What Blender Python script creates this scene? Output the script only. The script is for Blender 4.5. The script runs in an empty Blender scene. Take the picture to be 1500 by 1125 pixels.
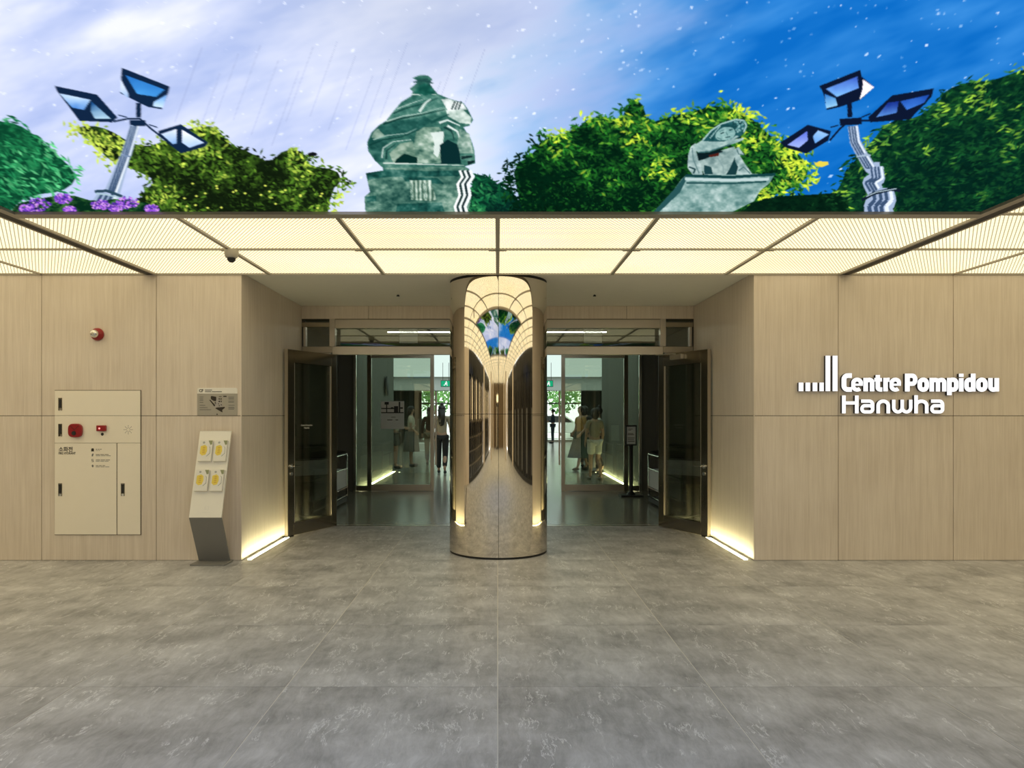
import bpy, bmesh, math, random
import numpy as np
from mathutils import Vector, Matrix

# ------------------------------------------------------------------ camera, world, exposure
SC = bpy.context.scene
F, CX, CY, H = 1073.0, 729.0, 608.0, 1.45        # focal length and horizon in 1500x1125 pixels, eye height in metres
cam_d = bpy.data.cameras.new('camera')
cam = bpy.data.objects.new('camera', cam_d)
SC.collection.objects.link(cam)
cam.location = (0, 0, H)
cam.rotation_euler = (math.pi / 2, 0, 0)
cam_d.sensor_width = 36.0
cam_d.lens = F / 1500.0 * 36.0
cam_d.shift_x = (750.0 - CX) / 1500.0
cam_d.shift_y = (CY - 562.5) / 1500.0
cam_d.clip_start = 0.05
cam_d.clip_end = 200
SC.camera = cam

W = bpy.data.worlds.new('daylight')
SC.world = W
W.use_nodes = True
bg = W.node_tree.nodes['Background']
bg.inputs[0].default_value = (0.86, 0.94, 1.0, 1)
bg.inputs[1].default_value = 5.0

SC.view_settings.view_transform = 'Standard'
SC.view_settings.look = 'None'
SC.view_settings.gamma = 1.0
SC.view_settings.use_curve_mapping = False
SC.view_settings.exposure = 0.0

PANEL_LIGHT = 2.0        # backlit ceiling panels
STRIP_LIGHT = 30.0         # light strips let into the floor
rng = random.Random(7)

# ------------------------------------------------------------------ helpers
def at(px, py, Y):
    """world point that lies at depth Y behind photo pixel (px, py)"""
    return Vector(((px - CX) / F * Y, Y, H - (py - CY) / F * Y))

def lin(r, g, b):
    f = lambda c: (c / 255 / 12.92) if c / 255 <= 0.04045 else ((c / 255 + 0.055) / 1.055) ** 2.4
    return (f(r), f(g), f(b), 1)

def link(o, parent=None):
    SC.collection.objects.link(o)
    if parent is not None:
        o.parent = parent
    return o

def tag(o, label=None, cat=None, group=None, kind=None):
    if label: o['label'] = label
    if cat: o['category'] = cat
    if group: o['group'] = group
    if kind: o['kind'] = kind
    return o

def empty(name, loc=(0, 0, 0), rz=0.0):
    o = bpy.data.objects.new(name, None)
    o.empty_display_size = 0.1
    link(o)
    o.location = loc
    o.rotation_euler = (0, 0, rz)
    return o

class MB:
    """collects shapes and links them as one mesh object"""
    def __init__(s):
        s.v = []; s.f = []
    def add(s, vs, fs):
        n = len(s.v)
        s.v += [tuple(v) for v in vs]
        s.f += [tuple(i + n for i in f) for f in fs]
        return s
    def box(s, x0, x1, y0, y1, z0, z1):
        x0, x1 = min(x0, x1), max(x0, x1); y0, y1 = min(y0, y1), max(y0, y1); z0, z1 = min(z0, z1), max(z0, z1)
        vs = [(x0, y0, z0), (x1, y0, z0), (x1, y1, z0), (x0, y1, z0), (x0, y0, z1), (x1, y0, z1), (x1, y1, z1), (x0, y1, z1)]
        return s.add(vs, [(0, 3, 2, 1), (4, 5, 6, 7), (0, 1, 5, 4), (1, 2, 6, 5), (2, 3, 7, 6), (3, 0, 4, 7)])
    def quad(s, a, b, c, d):
        return s.add([a, b, c, d], [(0, 1, 2, 3)])
    def prism(s, pts, axis, a0, a1):
        """outline pts (two coordinates) pushed along an axis from a0 to a1"""
        def mk(p, a):
            if axis == 'x': return (a, p[0], p[1])
            if axis == 'y': return (p[0], a, p[1])
            return (p[0], p[1], a)
        n = len(pts)
        vs = [mk(p, a0) for p in pts] + [mk(p, a1) for p in pts]
        fs = [tuple(range(n)), tuple(range(2 * n - 1, n - 1, -1))]
        fs += [(i, i + n, (i + 1) % n + n, (i + 1) % n) for i in range(n)]
        return s.add(vs, fs)
    def tube(s, p, q, r, r2=None, n=10, caps=True):
        p = Vector(p); q = Vector(q); r2 = r if r2 is None else r2
        d = (q - p).normalized()
        u = d.orthogonal().normalized(); w = d.cross(u)
        vs = []
        for c, rr in ((p, r), (q, r2)):
            for i in range(n):
                a = 2 * math.pi * i / n
                vs.append(c + u * (math.cos(a) * rr) + w * (math.sin(a) * rr))
        fs = [(i, (i + 1) % n, (i + 1) % n + n, i + n) for i in range(n)]
        if caps:
            fs += [tuple(range(n - 1, -1, -1)), tuple(range(n, 2 * n))]
        return s.add(vs, fs)
    def lathe(s, prof, c=(0, 0, 0), n=24, axis='z', cap=True):
        """prof: (radius, height) pairs turned about an axis"""
        vs = []
        for r, h in prof:
            for i in range(n):
                a = 2 * math.pi * i / n
                x, y = math.cos(a) * r, math.sin(a) * r
                if axis == 'z': vs.append((c[0] + x, c[1] + y, c[2] + h))
                elif axis == 'y': vs.append((c[0] + x, c[1] + h, c[2] + y))
                else: vs.append((c[0] + h, c[1] + x, c[2] + y))
        fs = []
        m = len(prof)
        for j in range(m - 1):
            for i in range(n):
                fs.append((j * n + i, j * n + (i + 1) % n, (j + 1) * n + (i + 1) % n, (j + 1) * n + i))
        if cap:
            fs += [tuple(range(n - 1, -1, -1)), tuple(range((m - 1) * n, m * n))]
        return s.add(vs, fs)
    def ball(s, c, r, n=14, m=9, sc=(1, 1, 1)):
        vs = []
        for j in range(m + 1):
            t = math.pi * j / m
            for i in range(n):
                a = 2 * math.pi * i / n
                vs.append((c[0] + r * sc[0] * math.sin(t) * math.cos(a), c[1] + r * sc[1] * math.sin(t) * math.sin(a), c[2] + r * sc[2] * math.cos(t)))
        fs = [(j * n + i, (j + 1) * n + i, (j + 1) * n + (i + 1) % n, j * n + (i + 1) % n) for j in range(m) for i in range(n)]
        return s.add(vs, fs)
    def build(s, name, mat, parent=None, smooth=False, bevel=0.0):
        me = bpy.data.meshes.new(name)
        me.from_pydata(s.v, [], s.f)
        me.update()
        bm = bmesh.new(); bm.from_mesh(me)
        bmesh.ops.recalc_face_normals(bm, faces=bm.faces)
        bm.to_mesh(me); bm.free()
        if smooth:
            for p in me.polygons: p.use_smooth = True
            if smooth != 'all':
                try: me.set_sharp_from_angle(angle=math.radians(40))
                except Exception: pass
        for m in (mat if isinstance(mat, (list, tuple)) else [mat]):
            me.materials.append(m)
        o = bpy.data.objects.new(name, me)
        link(o, parent)
        if bevel:
            b = o.modifiers.new('bevel', 'BEVEL'); b.width = bevel; b.segments = 2; b.limit_method = 'ANGLE'
        return o

def B(x0, x1, y0, y1, z0, z1): return MB().box(x0, x1, y0, y1, z0, z1)

# ------------------------------------------------------------------ materials
def mat_base(name):
    m = bpy.data.materials.new(name); m.use_nodes = True
    return m, m.node_tree.nodes, m.node_tree.links, m.node_tree.nodes['Principled BSDF']

def plain(name, col, rough=0.5, metal=0.0, var=0.06, scale=8.0, bump=0.0, spec=0.5, coat=0.0):
    """one colour with a little procedural mottling"""
    m, N, L, p = mat_base(name)
    tc = N.new('ShaderNodeTexCoord'); no = N.new('ShaderNodeTexNoise'); no.inputs['Scale'].default_value = scale
    no.inputs['Detail'].default_value = 5
    L.new(tc.outputs['Object'], no.inputs['Vector'])
    mx = N.new('ShaderNodeMix'); mx.data_type = 'RGBA'
    c = col[:3]
    mx.inputs[6].default_value = tuple(max(0, v * (1 - var)) for v in c) + (1,)
    mx.inputs[7].default_value = tuple(min(1, v * (1 + var)) for v in c) + (1,)
    L.new(no.outputs['Fac'], mx.inputs[0]); L.new(mx.outputs[2], p.inputs['Base Color'])
    p.inputs['Roughness'].default_value = rough; p.inputs['Metallic'].default_value = metal
    p.inputs['Specular IOR Level'].default_value = spec
    p.inputs['Coat Weight'].default_value = coat
    if bump:
        b = N.new('ShaderNodeBump'); b.inputs['Strength'].default_value = bump; b.inputs['Distance'].default_value = 0.01
        L.new(no.outputs['Fac'], b.inputs['Height']); L.new(b.outputs[0], p.inputs['Normal'])
    return m

def emit(name, col, strength, sampling=None):
    m = bpy.data.materials.new(name); m.use_nodes = True
    N, L = m.node_tree.nodes, m.node_tree.links
    N.clear()
    e = N.new('ShaderNodeEmission'); o = N.new('ShaderNodeOutputMaterial')
    e.inputs[0].default_value = tuple(col[:3]) + (1,); e.inputs[1].default_value = strength
    L.new(e.outputs[0], o.inputs[0])
    if sampling: m.cycles.emission_sampling = sampling
    return m

def glass(name, tint, refl=0.06, rough=0.0):
    """thin tinted sheet: what passes straight through plus a mirror share"""
    m = bpy.data.materials.new(name); m.use_nodes = True
    N, L = m.node_tree.nodes, m.node_tree.links
    N.clear()
    t = N.new('ShaderNodeBsdfTransparent'); g = N.new('ShaderNodeBsdfGlossy'); mx = N.new('ShaderNodeMixShader'); o = N.new('ShaderNodeOutputMaterial')
    lw = N.new('ShaderNodeFresnel'); lw.inputs[0].default_value = 1.45
    no = N.new('ShaderNodeMath'); no.operation = 'MULTIPLY_ADD'; no.inputs[1].default_value = 0.9; no.inputs[2].default_value = refl - 0.03
    t.inputs[0].default_value = tuple(tint) + (1,)
    g.inputs['Roughness'].default_value = rough
    g.inputs[0].default_value = (0.9, 0.95, 0.92, 1)
    L.new(lw.outputs[0], no.inputs[0]); L.new(no.outputs[0], mx.inputs[0])
    L.new(t.outputs[0], mx.inputs[1]); L.new(g.outputs[0], mx.inputs[2]); L.new(mx.outputs[0], o.inputs[0])
    return m

def wood_mat(name, c1, c2, rough=0.42):
    """pale veneer with fine upright grain, shifted from panel to panel"""
    m, N, L, p = mat_base(name)
    tc = N.new('ShaderNodeTexCoord'); oi = N.new('ShaderNodeObjectInfo')
    off = N.new('ShaderNodeVectorMath'); off.operation = 'MULTIPLY_ADD'
    comb = N.new('ShaderNodeCombineXYZ')
    for i in range(3): L.new(oi.outputs['Random'], comb.inputs[i])
    off.inputs[1].default_value = (37, 53, 29)
    L.new(comb.outputs[0], off.inputs[0]); L.new(tc.outputs['Object'], off.inputs[2])
    mp = N.new('ShaderNodeMapping'); mp.inputs['Scale'].default_value = (30, 30, 0.9); L.new(off.outputs[0], mp.inputs[0])
    n1 = N.new('ShaderNodeTexNoise'); n1.inputs['Scale'].default_value = 1.0; n1.inputs['Detail'].default_value = 6; n1.inputs['Roughness'].default_value = 0.62
    L.new(mp.outputs[0], n1.inputs['Vector'])
    mp2 = N.new('ShaderNodeMapping'); mp2.inputs['Scale'].default_value = (160, 160, 3.0); L.new(off.outputs[0], mp2.inputs[0])
    n2 = N.new('ShaderNodeTexNoise'); n2.inputs['Scale'].default_value = 1.0; n2.inputs['Detail'].default_value = 3
    L.new(mp2.outputs[0], n2.inputs['Vector'])
    n3 = N.new('ShaderNodeTexNoise'); n3.inputs['Scale'].default_value = 2.2; n3.inputs['Detail'].default_value = 2
    L.new(off.outputs[0], n3.inputs['Vector'])
    a = N.new('ShaderNodeMath'); a.operation = 'ADD'; L.new(n1.outputs['Fac'], a.inputs[0]); L.new(n2.outputs['Fac'], a.inputs[1])
    b = N.new('ShaderNodeMath'); b.operation = 'MULTIPLY_ADD'; b.inputs[1].default_value = 0.5; L.new(n3.outputs['Fac'], b.inputs[0]); L.new(a.outputs[0], b.inputs[2])
    mr = N.new('ShaderNodeMapRange'); mr.inputs['From Min'].default_value = 0.95; mr.inputs['From Max'].default_value = 1.55
    L.new(b.outputs[0], mr.inputs['Value'])
    mx = N.new('ShaderNodeMix'); mx.data_type = 'RGBA'; mx.inputs[6].default_value = c1; mx.inputs[7].default_value = c2
    L.new(mr.outputs[0], mx.inputs[0]); L.new(mx.outputs[2], p.inputs['Base Color'])
    p.inputs['Roughness'].default_value = rough
    bp = N.new('ShaderNodeBump'); bp.inputs['Strength'].default_value = 0.08; bp.inputs['Distance'].default_value = 0.002
    L.new(n2.outputs['Fac'], bp.inputs['Height']); L.new(bp.outputs[0], p.inputs['Normal'])
    return m

def stone_mat(name):
    """grey slate tile: drifting streaks, darker blotches and thin pale veins, shifted from tile to tile"""
    m, N, L, p = mat_base(name)
    tc = N.new('ShaderNodeTexCoord'); oi = N.new('ShaderNodeObjectInfo')
    off = N.new('ShaderNodeVectorMath'); off.operation = 'MULTIPLY_ADD'
    comb = N.new('ShaderNodeCombineXYZ')
    for i in range(3): L.new(oi.outputs['Random'], comb.inputs[i])
    off.inputs[1].default_value = (41, 23, 61)
    L.new(comb.outputs[0], off.inputs[0]); L.new(tc.outputs['Object'], off.inputs[2])
    warp = N.new('ShaderNodeTexNoise'); warp.inputs['Scale'].default_value = 5.0; warp.inputs['Detail'].default_value = 3
    L.new(off.outputs[0], warp.inputs['Vector'])
    wm = N.new('ShaderNodeVectorMath'); wm.operation = 'MULTIPLY_ADD'; wm.inputs[1].default_value = (0.10, 0.10, 0)
    L.new(warp.outputs['Color'], wm.inputs[0]); L.new(off.outputs[0], wm.inputs[2])
    mp = N.new('ShaderNodeMapping'); mp.inputs['Rotation'].default_value = (0, 0, 0.10); mp.inputs['Scale'].default_value = (20, 4.2, 1)
    L.new(wm.outputs[0], mp.inputs[0])
    n1 = N.new('ShaderNodeTexNoise'); n1.inputs['Scale'].default_value = 1.2; n1.inputs['Detail'].default_value = 12; n1.inputs['Roughness'].default_value = 0.76
    L.new(mp.outputs[0], n1.inputs['Vector'])
    rp = N.new('ShaderNodeValToRGB')
    e = rp.color_ramp.elements
    e[0].position = 0.36; e[0].color = (0.26, 0.258, 0.26, 1)
    e[1].position = 0.66; e[1].color = (0.62, 0.615, 0.62, 1)
    n4 = N.new('ShaderNodeTexNoise'); n4.inputs['Scale'].default_value = 3.2; n4.inputs['Detail'].default_value = 4; n4.inputs['Roughness'].default_value = 0.6
    L.new(wm.outputs[0], n4.inputs['Vector'])
    bl = N.new('ShaderNodeMath'); bl.operation = 'MULTIPLY_ADD'; bl.inputs[1].default_value = 0.55; L.new(n4.outputs['Fac'], bl.inputs[0])
    n1m = N.new('ShaderNodeMath'); n1m.operation = 'MULTIPLY'; n1m.inputs[1].default_value = 0.45; L.new(n1.outputs['Fac'], n1m.inputs[0]); L.new(n1m.outputs[0], bl.inputs[2])
    L.new(bl.outputs[0], rp.inputs[0])
    # thin pale veins: where a stretched noise crosses its middle value
    mp2 = N.new('ShaderNodeMapping'); mp2.inputs['Rotation'].default_value = (0, 0, 0.12); mp2.inputs['Scale'].default_value = (10.0, 1.9, 1); mp2.inputs['Location'].default_value = (3, 7, 1)
    L.new(wm.outputs[0], mp2.inputs[0])
    n2 = N.new('ShaderNodeTexNoise'); n2.inputs['Scale'].default_value = 1.0; n2.inputs['Detail'].default_value = 8; n2.inputs['Roughness'].default_value = 0.66
    L.new(mp2.outputs[0], n2.inputs['Vector'])
    s = N.new('ShaderNodeMath'); s.operation = 'SUBTRACT'; s.inputs[1].default_value = 0.5; L.new(n2.outputs['Fac'], s.inputs[0])
    ab = N.new('ShaderNodeMath'); ab.operation = 'ABSOLUTE'; L.new(s.outputs[0], ab.inputs[0])
    mr = N.new('ShaderNodeMapRange'); mr.inputs['From Min'].default_value = 0.0; mr.inputs['From Max'].default_value = 0.012; mr.inputs['To Min'].default_value = 1; mr.inputs['To Max'].default_value = 0
    L.new(ab.outputs[0], mr.inputs['Value'])
    n3 = N.new('ShaderNodeTexNoise'); n3.inputs['Scale'].default_value = 6.0; n3.inputs['Detail'].default_value = 3
    L.new(off.outputs[0], n3.inputs['Vector'])
    mr3 = N.new('ShaderNodeMapRange'); mr3.inputs['From Min'].default_value = 0.50; mr3.inputs['From Max'].default_value = 0.58
    L.new(n3.outputs['Fac'], mr3.inputs['Value'])
    mu = N.new('ShaderNodeMath'); mu.operation = 'MULTIPLY'; L.new(mr.outputs[0], mu.inputs[0]); L.new(mr3.outputs[0], mu.inputs[1])
    mu2 = N.new('ShaderNodeMath'); mu2.operation = 'MULTIPLY'; mu2.inputs[1].default_value = 0.85; L.new(mu.outputs[0], mu2.inputs[0])
    mx = N.new('ShaderNodeMix'); mx.data_type = 'RGBA'; mx.inputs[7].default_value = (0.88, 0.88, 0.88, 1)
    L.new(mu2.outputs[0], mx.inputs[0]); L.new(rp.outputs[0], mx.inputs[6])
    L.new(mx.outputs[2], p.inputs['Base Color'])
    p.inputs['Roughness'].default_value = 0.46
    p.inputs['Specular IOR Level'].default_value = 0.4
    bp = N.new('ShaderNodeBump'); bp.inputs['Strength'].default_value = 0.12; bp.inputs['Distance'].default_value = 0.003
    L.new(n1.outputs['Fac'], bp.inputs['Height']); L.new(bp.outputs[0], p.inputs['Normal'])
    return m

def light_panel_mat():
    """backlit diffuser behind a fine diamond wire mesh"""
    m = bpy.data.materials.new('backlit_mesh_panel'); m.use_nodes = True
    N, L = m.node_tree.nodes, m.node_tree.links
    N.clear()
    ge = N.new('ShaderNodeNewGeometry')
    sx = N.new('ShaderNodeSeparateXYZ'); L.new(ge.outputs['Position'], sx.inputs[0])
    def wires(sign, per=0.030, w=0.085):
        a = N.new('ShaderNodeMath'); a.operation = 'MULTIPLY_ADD'; a.inputs[1].default_value = sign * 0.62
        L.new(sx.outputs[0], a.inputs[2]); L.new(sx.outputs[1], a.inputs[0])
        d = N.new('ShaderNodeMath'); d.operation = 'DIVIDE'; d.inputs[1].default_value = per; L.new(a.outputs[0], d.inputs[0])
        fr = N.new('ShaderNodeMath'); fr.operation = 'FRACT'; L.new(d.outputs[0], fr.inputs[0])
        s = N.new('ShaderNodeMath'); s.operation = 'SUBTRACT'; s.inputs[1].default_value = 0.5; L.new(fr.outputs[0], s.inputs[0])
        ab = N.new('ShaderNodeMath'); ab.operation = 'ABSOLUTE'; L.new(s.outputs[0], ab.inputs[0])
        mr = N.new('ShaderNodeMapRange'); mr.inputs['From Min'].default_value = w; mr.inputs['From Max'].default_value = w * 2.6
        L.new(ab.outputs[0], mr.inputs['Value'])
        return mr
    a, b = wires(1), wires(-1)
    mn = N.new('ShaderNodeMath'); mn.operation = 'MINIMUM'; L.new(a.outputs[0], mn.inputs[0]); L.new(b.outputs[0], mn.inputs[1])
    no = N.new('ShaderNodeTexNoise'); no.inputs['Scale'].default_value = 1.1; no.inputs['Detail'].default_value = 1
    L.new(ge.outputs['Position'], no.inputs['Vector'])
    col = N.new('ShaderNodeMix'); col.data_type = 'RGBA'
    col.inputs[6].default_value = (1.0, 0.83, 0.48, 1); col.inputs[7].default_value = (1.0, 0.86, 0.55, 1)
    rm = N.new('ShaderNodeMapRange'); rm.inputs['From Min'].default_value = 0.35; rm.inputs['From Max'].default_value = 0.65
    L.new(no.outputs['Fac'], rm.inputs['Value']); L.new(rm.outputs[0], col.inputs[0])
    mx = N.new('ShaderNodeMix'); mx.data_type = 'RGBA'
    mx.inputs[6].default_value = (0.24, 0.21, 0.135, 1)
    L.new(mn.outputs[0], mx.inputs[0]); L.new(col.outputs[2], mx.inputs[7])
    e = N.new('ShaderNodeEmission'); e.inputs[1].default_value = PANEL_LIGHT
    L.new(mx.outputs[2], e.inputs[0])
    o = N.new('ShaderNodeOutputMaterial'); L.new(e.outputs[0], o.inputs[0])
    return m

def mirror_mat(name, col, rough, wave=0.0):
    m, N, L, p = mat_base(name)
    p.inputs['Base Color'].default_value = tuple(col) + (1,)
    p.inputs['Metallic'].default_value = 1.0; p.inputs['Roughness'].default_value = rough
    tc = N.new('ShaderNodeTexCoord')
    no = N.new('ShaderNodeTexNoise'); no.inputs['Scale'].default_value = 1.0; no.inputs['Detail'].default_value = 2
    mp = N.new('ShaderNodeMapping'); mp.inputs['Scale'].default_value = (7, 7, 1.3) if wave else (40, 40, 2)
    L.new(tc.outputs['Object'], mp.inputs[0]); L.new(mp.outputs[0], no.inputs['Vector'])
    bp = N.new('ShaderNodeBump'); bp.inputs['Strength'].default_value = wave or 0.05; bp.inputs['Distance'].default_value = 0.004
    L.new(no.outputs['Fac'], bp.inputs['Height']); L.new(bp.outputs[0], p.inputs['Normal'])
    return m

M = {}
M['wood'] = wood_mat('beige_veneer', (0.66, 0.565, 0.465, 1), (0.80, 0.705, 0.60, 1))
M['joint'] = plain('dark_joint', (0.10, 0.075, 0.045), 0.8)
M['tile'] = stone_mat('grey_slate_tile')
M['grout'] = plain('pale_grout', (0.70, 0.67, 0.60), 0.8)
M['panel'] = light_panel_mat()
M['bar'] = plain('brushed_bronze_bar', (0.40, 0.36, 0.29), 0.5, 0.2)
M['black'] = plain('matt_black', (0.010, 0.010, 0.010), 0.6)
M['softblack'] = plain('black_plastic', (0.018, 0.018, 0.018), 0.35)
M['plaster'] = plain('warm_grey_plaster', (0.74, 0.71, 0.64), 0.8, var=0.03)
M['mirror'] = mirror_mat('champagne_mirror_steel', (0.87, 0.81, 0.72), 0.03, wave=0.05)
M['bronze'] = mirror_mat('dark_bronze_steel', (0.40, 0.36, 0.28), 0.20)
M['champ'] = plain('champagne_brushed_steel', (0.56, 0.51, 0.43), 0.34, 0.7, var=0.03)
M['chrome'] = mirror_mat('polished_chrome', (0.80, 0.79, 0.74), 0.10)
M['glass'] = glass('clear_glass', (0.80, 0.82, 0.76), 0.07)
M['doorglass'] = glass('smoky_door_glass', (0.95, 0.95, 0.90), 0.05)
M['green_glass'] = glass('green_tinted_glass', (0.68, 0.73, 0.66), 0.08)
M['strip'] = emit('floor_strip_light', (1.0, 0.93, 0.52), STRIP_LIGHT)
M['cream'] = plain('cream_enamel', (0.90, 0.83, 0.70), 0.45, var=0.02)
M['red'] = plain('red_enamel', (0.30, 0.008, 0.012), 0.3)
M['darkred'] = plain('dark_red_enamel', (0.16, 0.006, 0.006), 0.3)
M['standgrey'] = plain('pale_powder_coat', (0.86, 0.83, 0.75), 0.45, var=0.02)
M['paper'] = plain('white_paper', (0.80, 0.78, 0.72), 0.6, var=0.02)
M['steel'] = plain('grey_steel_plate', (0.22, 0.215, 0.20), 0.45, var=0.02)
M['white'] = plain('white_paint', (0.74, 0.76, 0.74), 0.6, var=0.03)
M['lightgrey'] = plain('light_grey', (0.42, 0.43, 0.41), 0.6)
M['midgrey'] = plain('mid_grey', (0.16, 0.16, 0.15), 0.6)
M['darkgrey'] = plain('dark_grey', (0.045, 0.045, 0.042), 0.5)
M['ink'] = plain('brown_black_ink', (0.030, 0.022, 0.014), 0.7)
M['sign_face'] = emit('lit_sign_face', (1.0, 1.0, 1.0), 1.15)
M['sign_side'] = plain('dark_sign_edge', (0.012, 0.012, 0.016), 0.4)
# ------------------------------------------------------------------ the setting
YW, ZC, ZS = 7.30, 2.85, 2.872      # front wall plane, hall ceiling, entrance soffit
XR, YB = 2.555, 9.60                # half width of the entrance recess, plane of the door frame
HX, HY = 8.0, -17.0                 # half width of the hall, its far end behind the viewer

# floor: slab and one stone tile per joint field
floor = B(-HX - 0.3, HX + 0.3, HY - 0.3, YB + 0.1, -0.20, -0.0015).build('floor', M['grout'])
tag(floor, 'grey stone tiled floor of the hall', kind='structure')
MX, MY, Y0 = 1.130, 1.147, 7.350
tile_me = None
gx, gy = 0.0030, 0.0022
def add_tile(x0, x1, y0, y1):
    global tile_me
    if tile_me is None:
        t = B(-0.5, 0.5, -0.5, 0.5, -0.0014, 0.0).build('floor_tile', M['tile'], floor); tile_me = t.data
    else:
        t = bpy.data.objects.new('floor_tile', tile_me); link(t, floor)
    t.location = ((x0 + x1) / 2, (y0 + y1) / 2, 0)
    t.scale = (x1 - x0 - 2 * gx, y1 - y0 - 2 * gy, 1)
for j in range(-2, 7):
    for i in range(-5, 5):
        y1 = Y0 - j * MY; y0 = y1 - MY
        x0, x1 = i * MX, (i + 1) * MX
        if y0 >= YW - 0.05:
            x0, x1 = max(x0, -XR + 0.098), min(x1, XR - 0.098)
            if x1 - x0 < 0.05: continue
            y1 = min(y1, YB + 0.07)
        add_tile(x0, x1, y0, y1)
# fields the camera does not look down on keep their joints in one slab each
tag(B(-HX, HX, HY, Y0 - 7 * MY - 0.001, -0.012, 0).build('floor_rear', M['tile']), 'grey stone floor behind the viewer', kind='structure')
for s in (-1, 1):
    a, b = sorted((s * 5 * MX, s * HX))
    tag(B(a + 0.001, b - 0.001, Y0 - 7 * MY, YW, -0.0014, 0).build('floor_side', M['tile']), 'grey stone floor at the side of the hall', kind='structure')

# front walls with their veneer panels
def wall(name, label, x0, x1, cuts):
    w = B(x0, x1, YW + 0.018, YW + 0.25, 0, ZC + 0.1).build(name, M['joint']); tag(w, label, kind='structure')
    for a, b in zip(cuts[:-1], cuts[1:]):
        for z0, z1 in ((0.004, 1.440), (1.446, ZC - 0.004)):
            MB().box(a + 0.003, b - 0.003, YW, YW + 0.0178, z0, z1).build('wall_panel', M['wood'], w)
    return w
wl = wall('wall_left', 'beige veneer wall beside the hydrant cabinet', -HX, -XR - 0.019, [-HX, -6.81, -5.675, -4.545, -3.402, -XR])
wr = wall('wall_right', 'beige veneer wall behind the white letters', XR + 0.019, HX, [XR, 3.395, 4.540, 5.675, 6.81, HX])
# the two cheeks of the recess
for s, nm in ((-1, 'wall_recess_left'), (1, 'wall_recess_right')):
    w = B(s * (XR + 0.018), s * (XR + 0.20), YW + 0.26, YB + 0.2, 0, ZS + 0.1).build(nm, M['joint'])
    tag(w, 'beige veneer cheek of the entrance recess washed by floor light', kind='structure')
    for z0, z1 in ((0.004, 1.440), (1.446, ZS - 0.004)):
        B(s * XR, s * (XR + 0.0178), YW + 0.0185, YB - 0.05, z0, z1).build('wall_panel', M['wood'], w)
    # slim corner bead
    B(s * (XR - 0.001), s * (XR + 0.006), YW - 0.001, YW + 0.018, 0.004, ZC - 0.004).build('corner_bead', M['wood'], w)
    # floor light strip
    st = empty('floor_strip_light', (s * (XR - 0.066), (YW + YB) / 2, 0))
    tag(st, 'warm white light strip let into the floor %s' % ('on the hydrant cabinet side of the entrance' if s < 0 else 'on the white letters side of the entrance'), 'strip light', 'floor strip lights of the recess')
    B(s * 0.0305, s * 0.064, -1.10, 0.98, -0.0014, 0.0).build('stone_margin', M['tile'], st)
    B(-0.022, 0.022, -1.10, 0.98, -0.001, 0.002).build('lit_diffuser', M['strip'], st)
    for q in (-1, 1):
        B(q * 0.0225, q * 0.030, -1.10, 0.98, -0.001, 0.003).build('channel_edge', M['black'], st)
# soffit of the recess
sof = B(-XR - 0.2, XR + 0.2, YW + 0.003, YB + 0.2, ZS, ZS + 0.1).build('ceiling_recess', M['plaster'])
tag(sof, 'smooth warm grey soffit over the entrance', kind='structure')
for px, py in ((583, 432), (871, 432)):
    d = 1.42 * F / (CY - py)
    p = at(px, py, d)
    MB().lathe([(0.018, 0), (0.018, 0.008), (0.008, 0.02)], (p.x, p.y, ZS - 0.02), 12).build('soffit_sensor', M['softblack'], sof)
# header over the doors
hd = B(-XR, XR, YB - 0.045, YB + 0.2, 2.70, ZS).build('wall_header', M['joint']); tag(hd, 'beige veneer header over the doors', kind='structure')
for a, b in ((-XR, -1.68), (-1.68, 0), (0, 1.68), (1.68, XR)):
    B(a + 0.003, b - 0.003, YB - 0.065, YB - 0.046, 2.704, ZS - 0.003).build('wall_panel', M['wood'], hd)

# ------------------------------------------------------------------ hall ceiling
ceil = B(-HX - 0.3, HX + 0.3, HY - 0.3, YW + 0.3, ZC + 0.10, ZC + 0.30).build('ceiling', M['midgrey'])
tag(ceil, 'backlit wire mesh ceiling around the video screen', kind='structure')
SX, SY0, SY1 = 3.335, -2.15, 5.055          # video screen
XL = [-8.0, -6.82, -5.70, -4.55, -3.455, -2.27, -1.135, 0, 1.135, 2.27, 3.455, 4.55, 5.70, 6.82, 8.0]
YL = [7.295, 6.205, 5.115]
while YL[-1] > HY + 0.6: YL.append(YL[-1] - 1.11)
panel_me = None
for i in range(len(XL) - 1):
    for j in range(len(YL) - 1):
        x0, x1, y1, y0 = XL[i], XL[i + 1], YL[j], YL[j + 1]
        if abs((x0 + x1) / 2) < 3.4 and (y0 + y1) / 2 < 5.0 and (y0 + y1) / 2 > SY0 - 0.3: continue
        if panel_me is None:
            o = B(-0.5, 0.5, -0.5, 0.5, 0, 0.015).build('light_panel', M['panel'], ceil); panel_me = o.data
        else:
            o = bpy.data.objects.new('light_panel', panel_me); link(o, ceil)
        o.location = ((x0 + x1) / 2, (y0 + y1) / 2, ZC + 0.012); o.scale = (x1 - x0, y1 - y0, 1)
bw = 0.016
yend = YL[-1]
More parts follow.
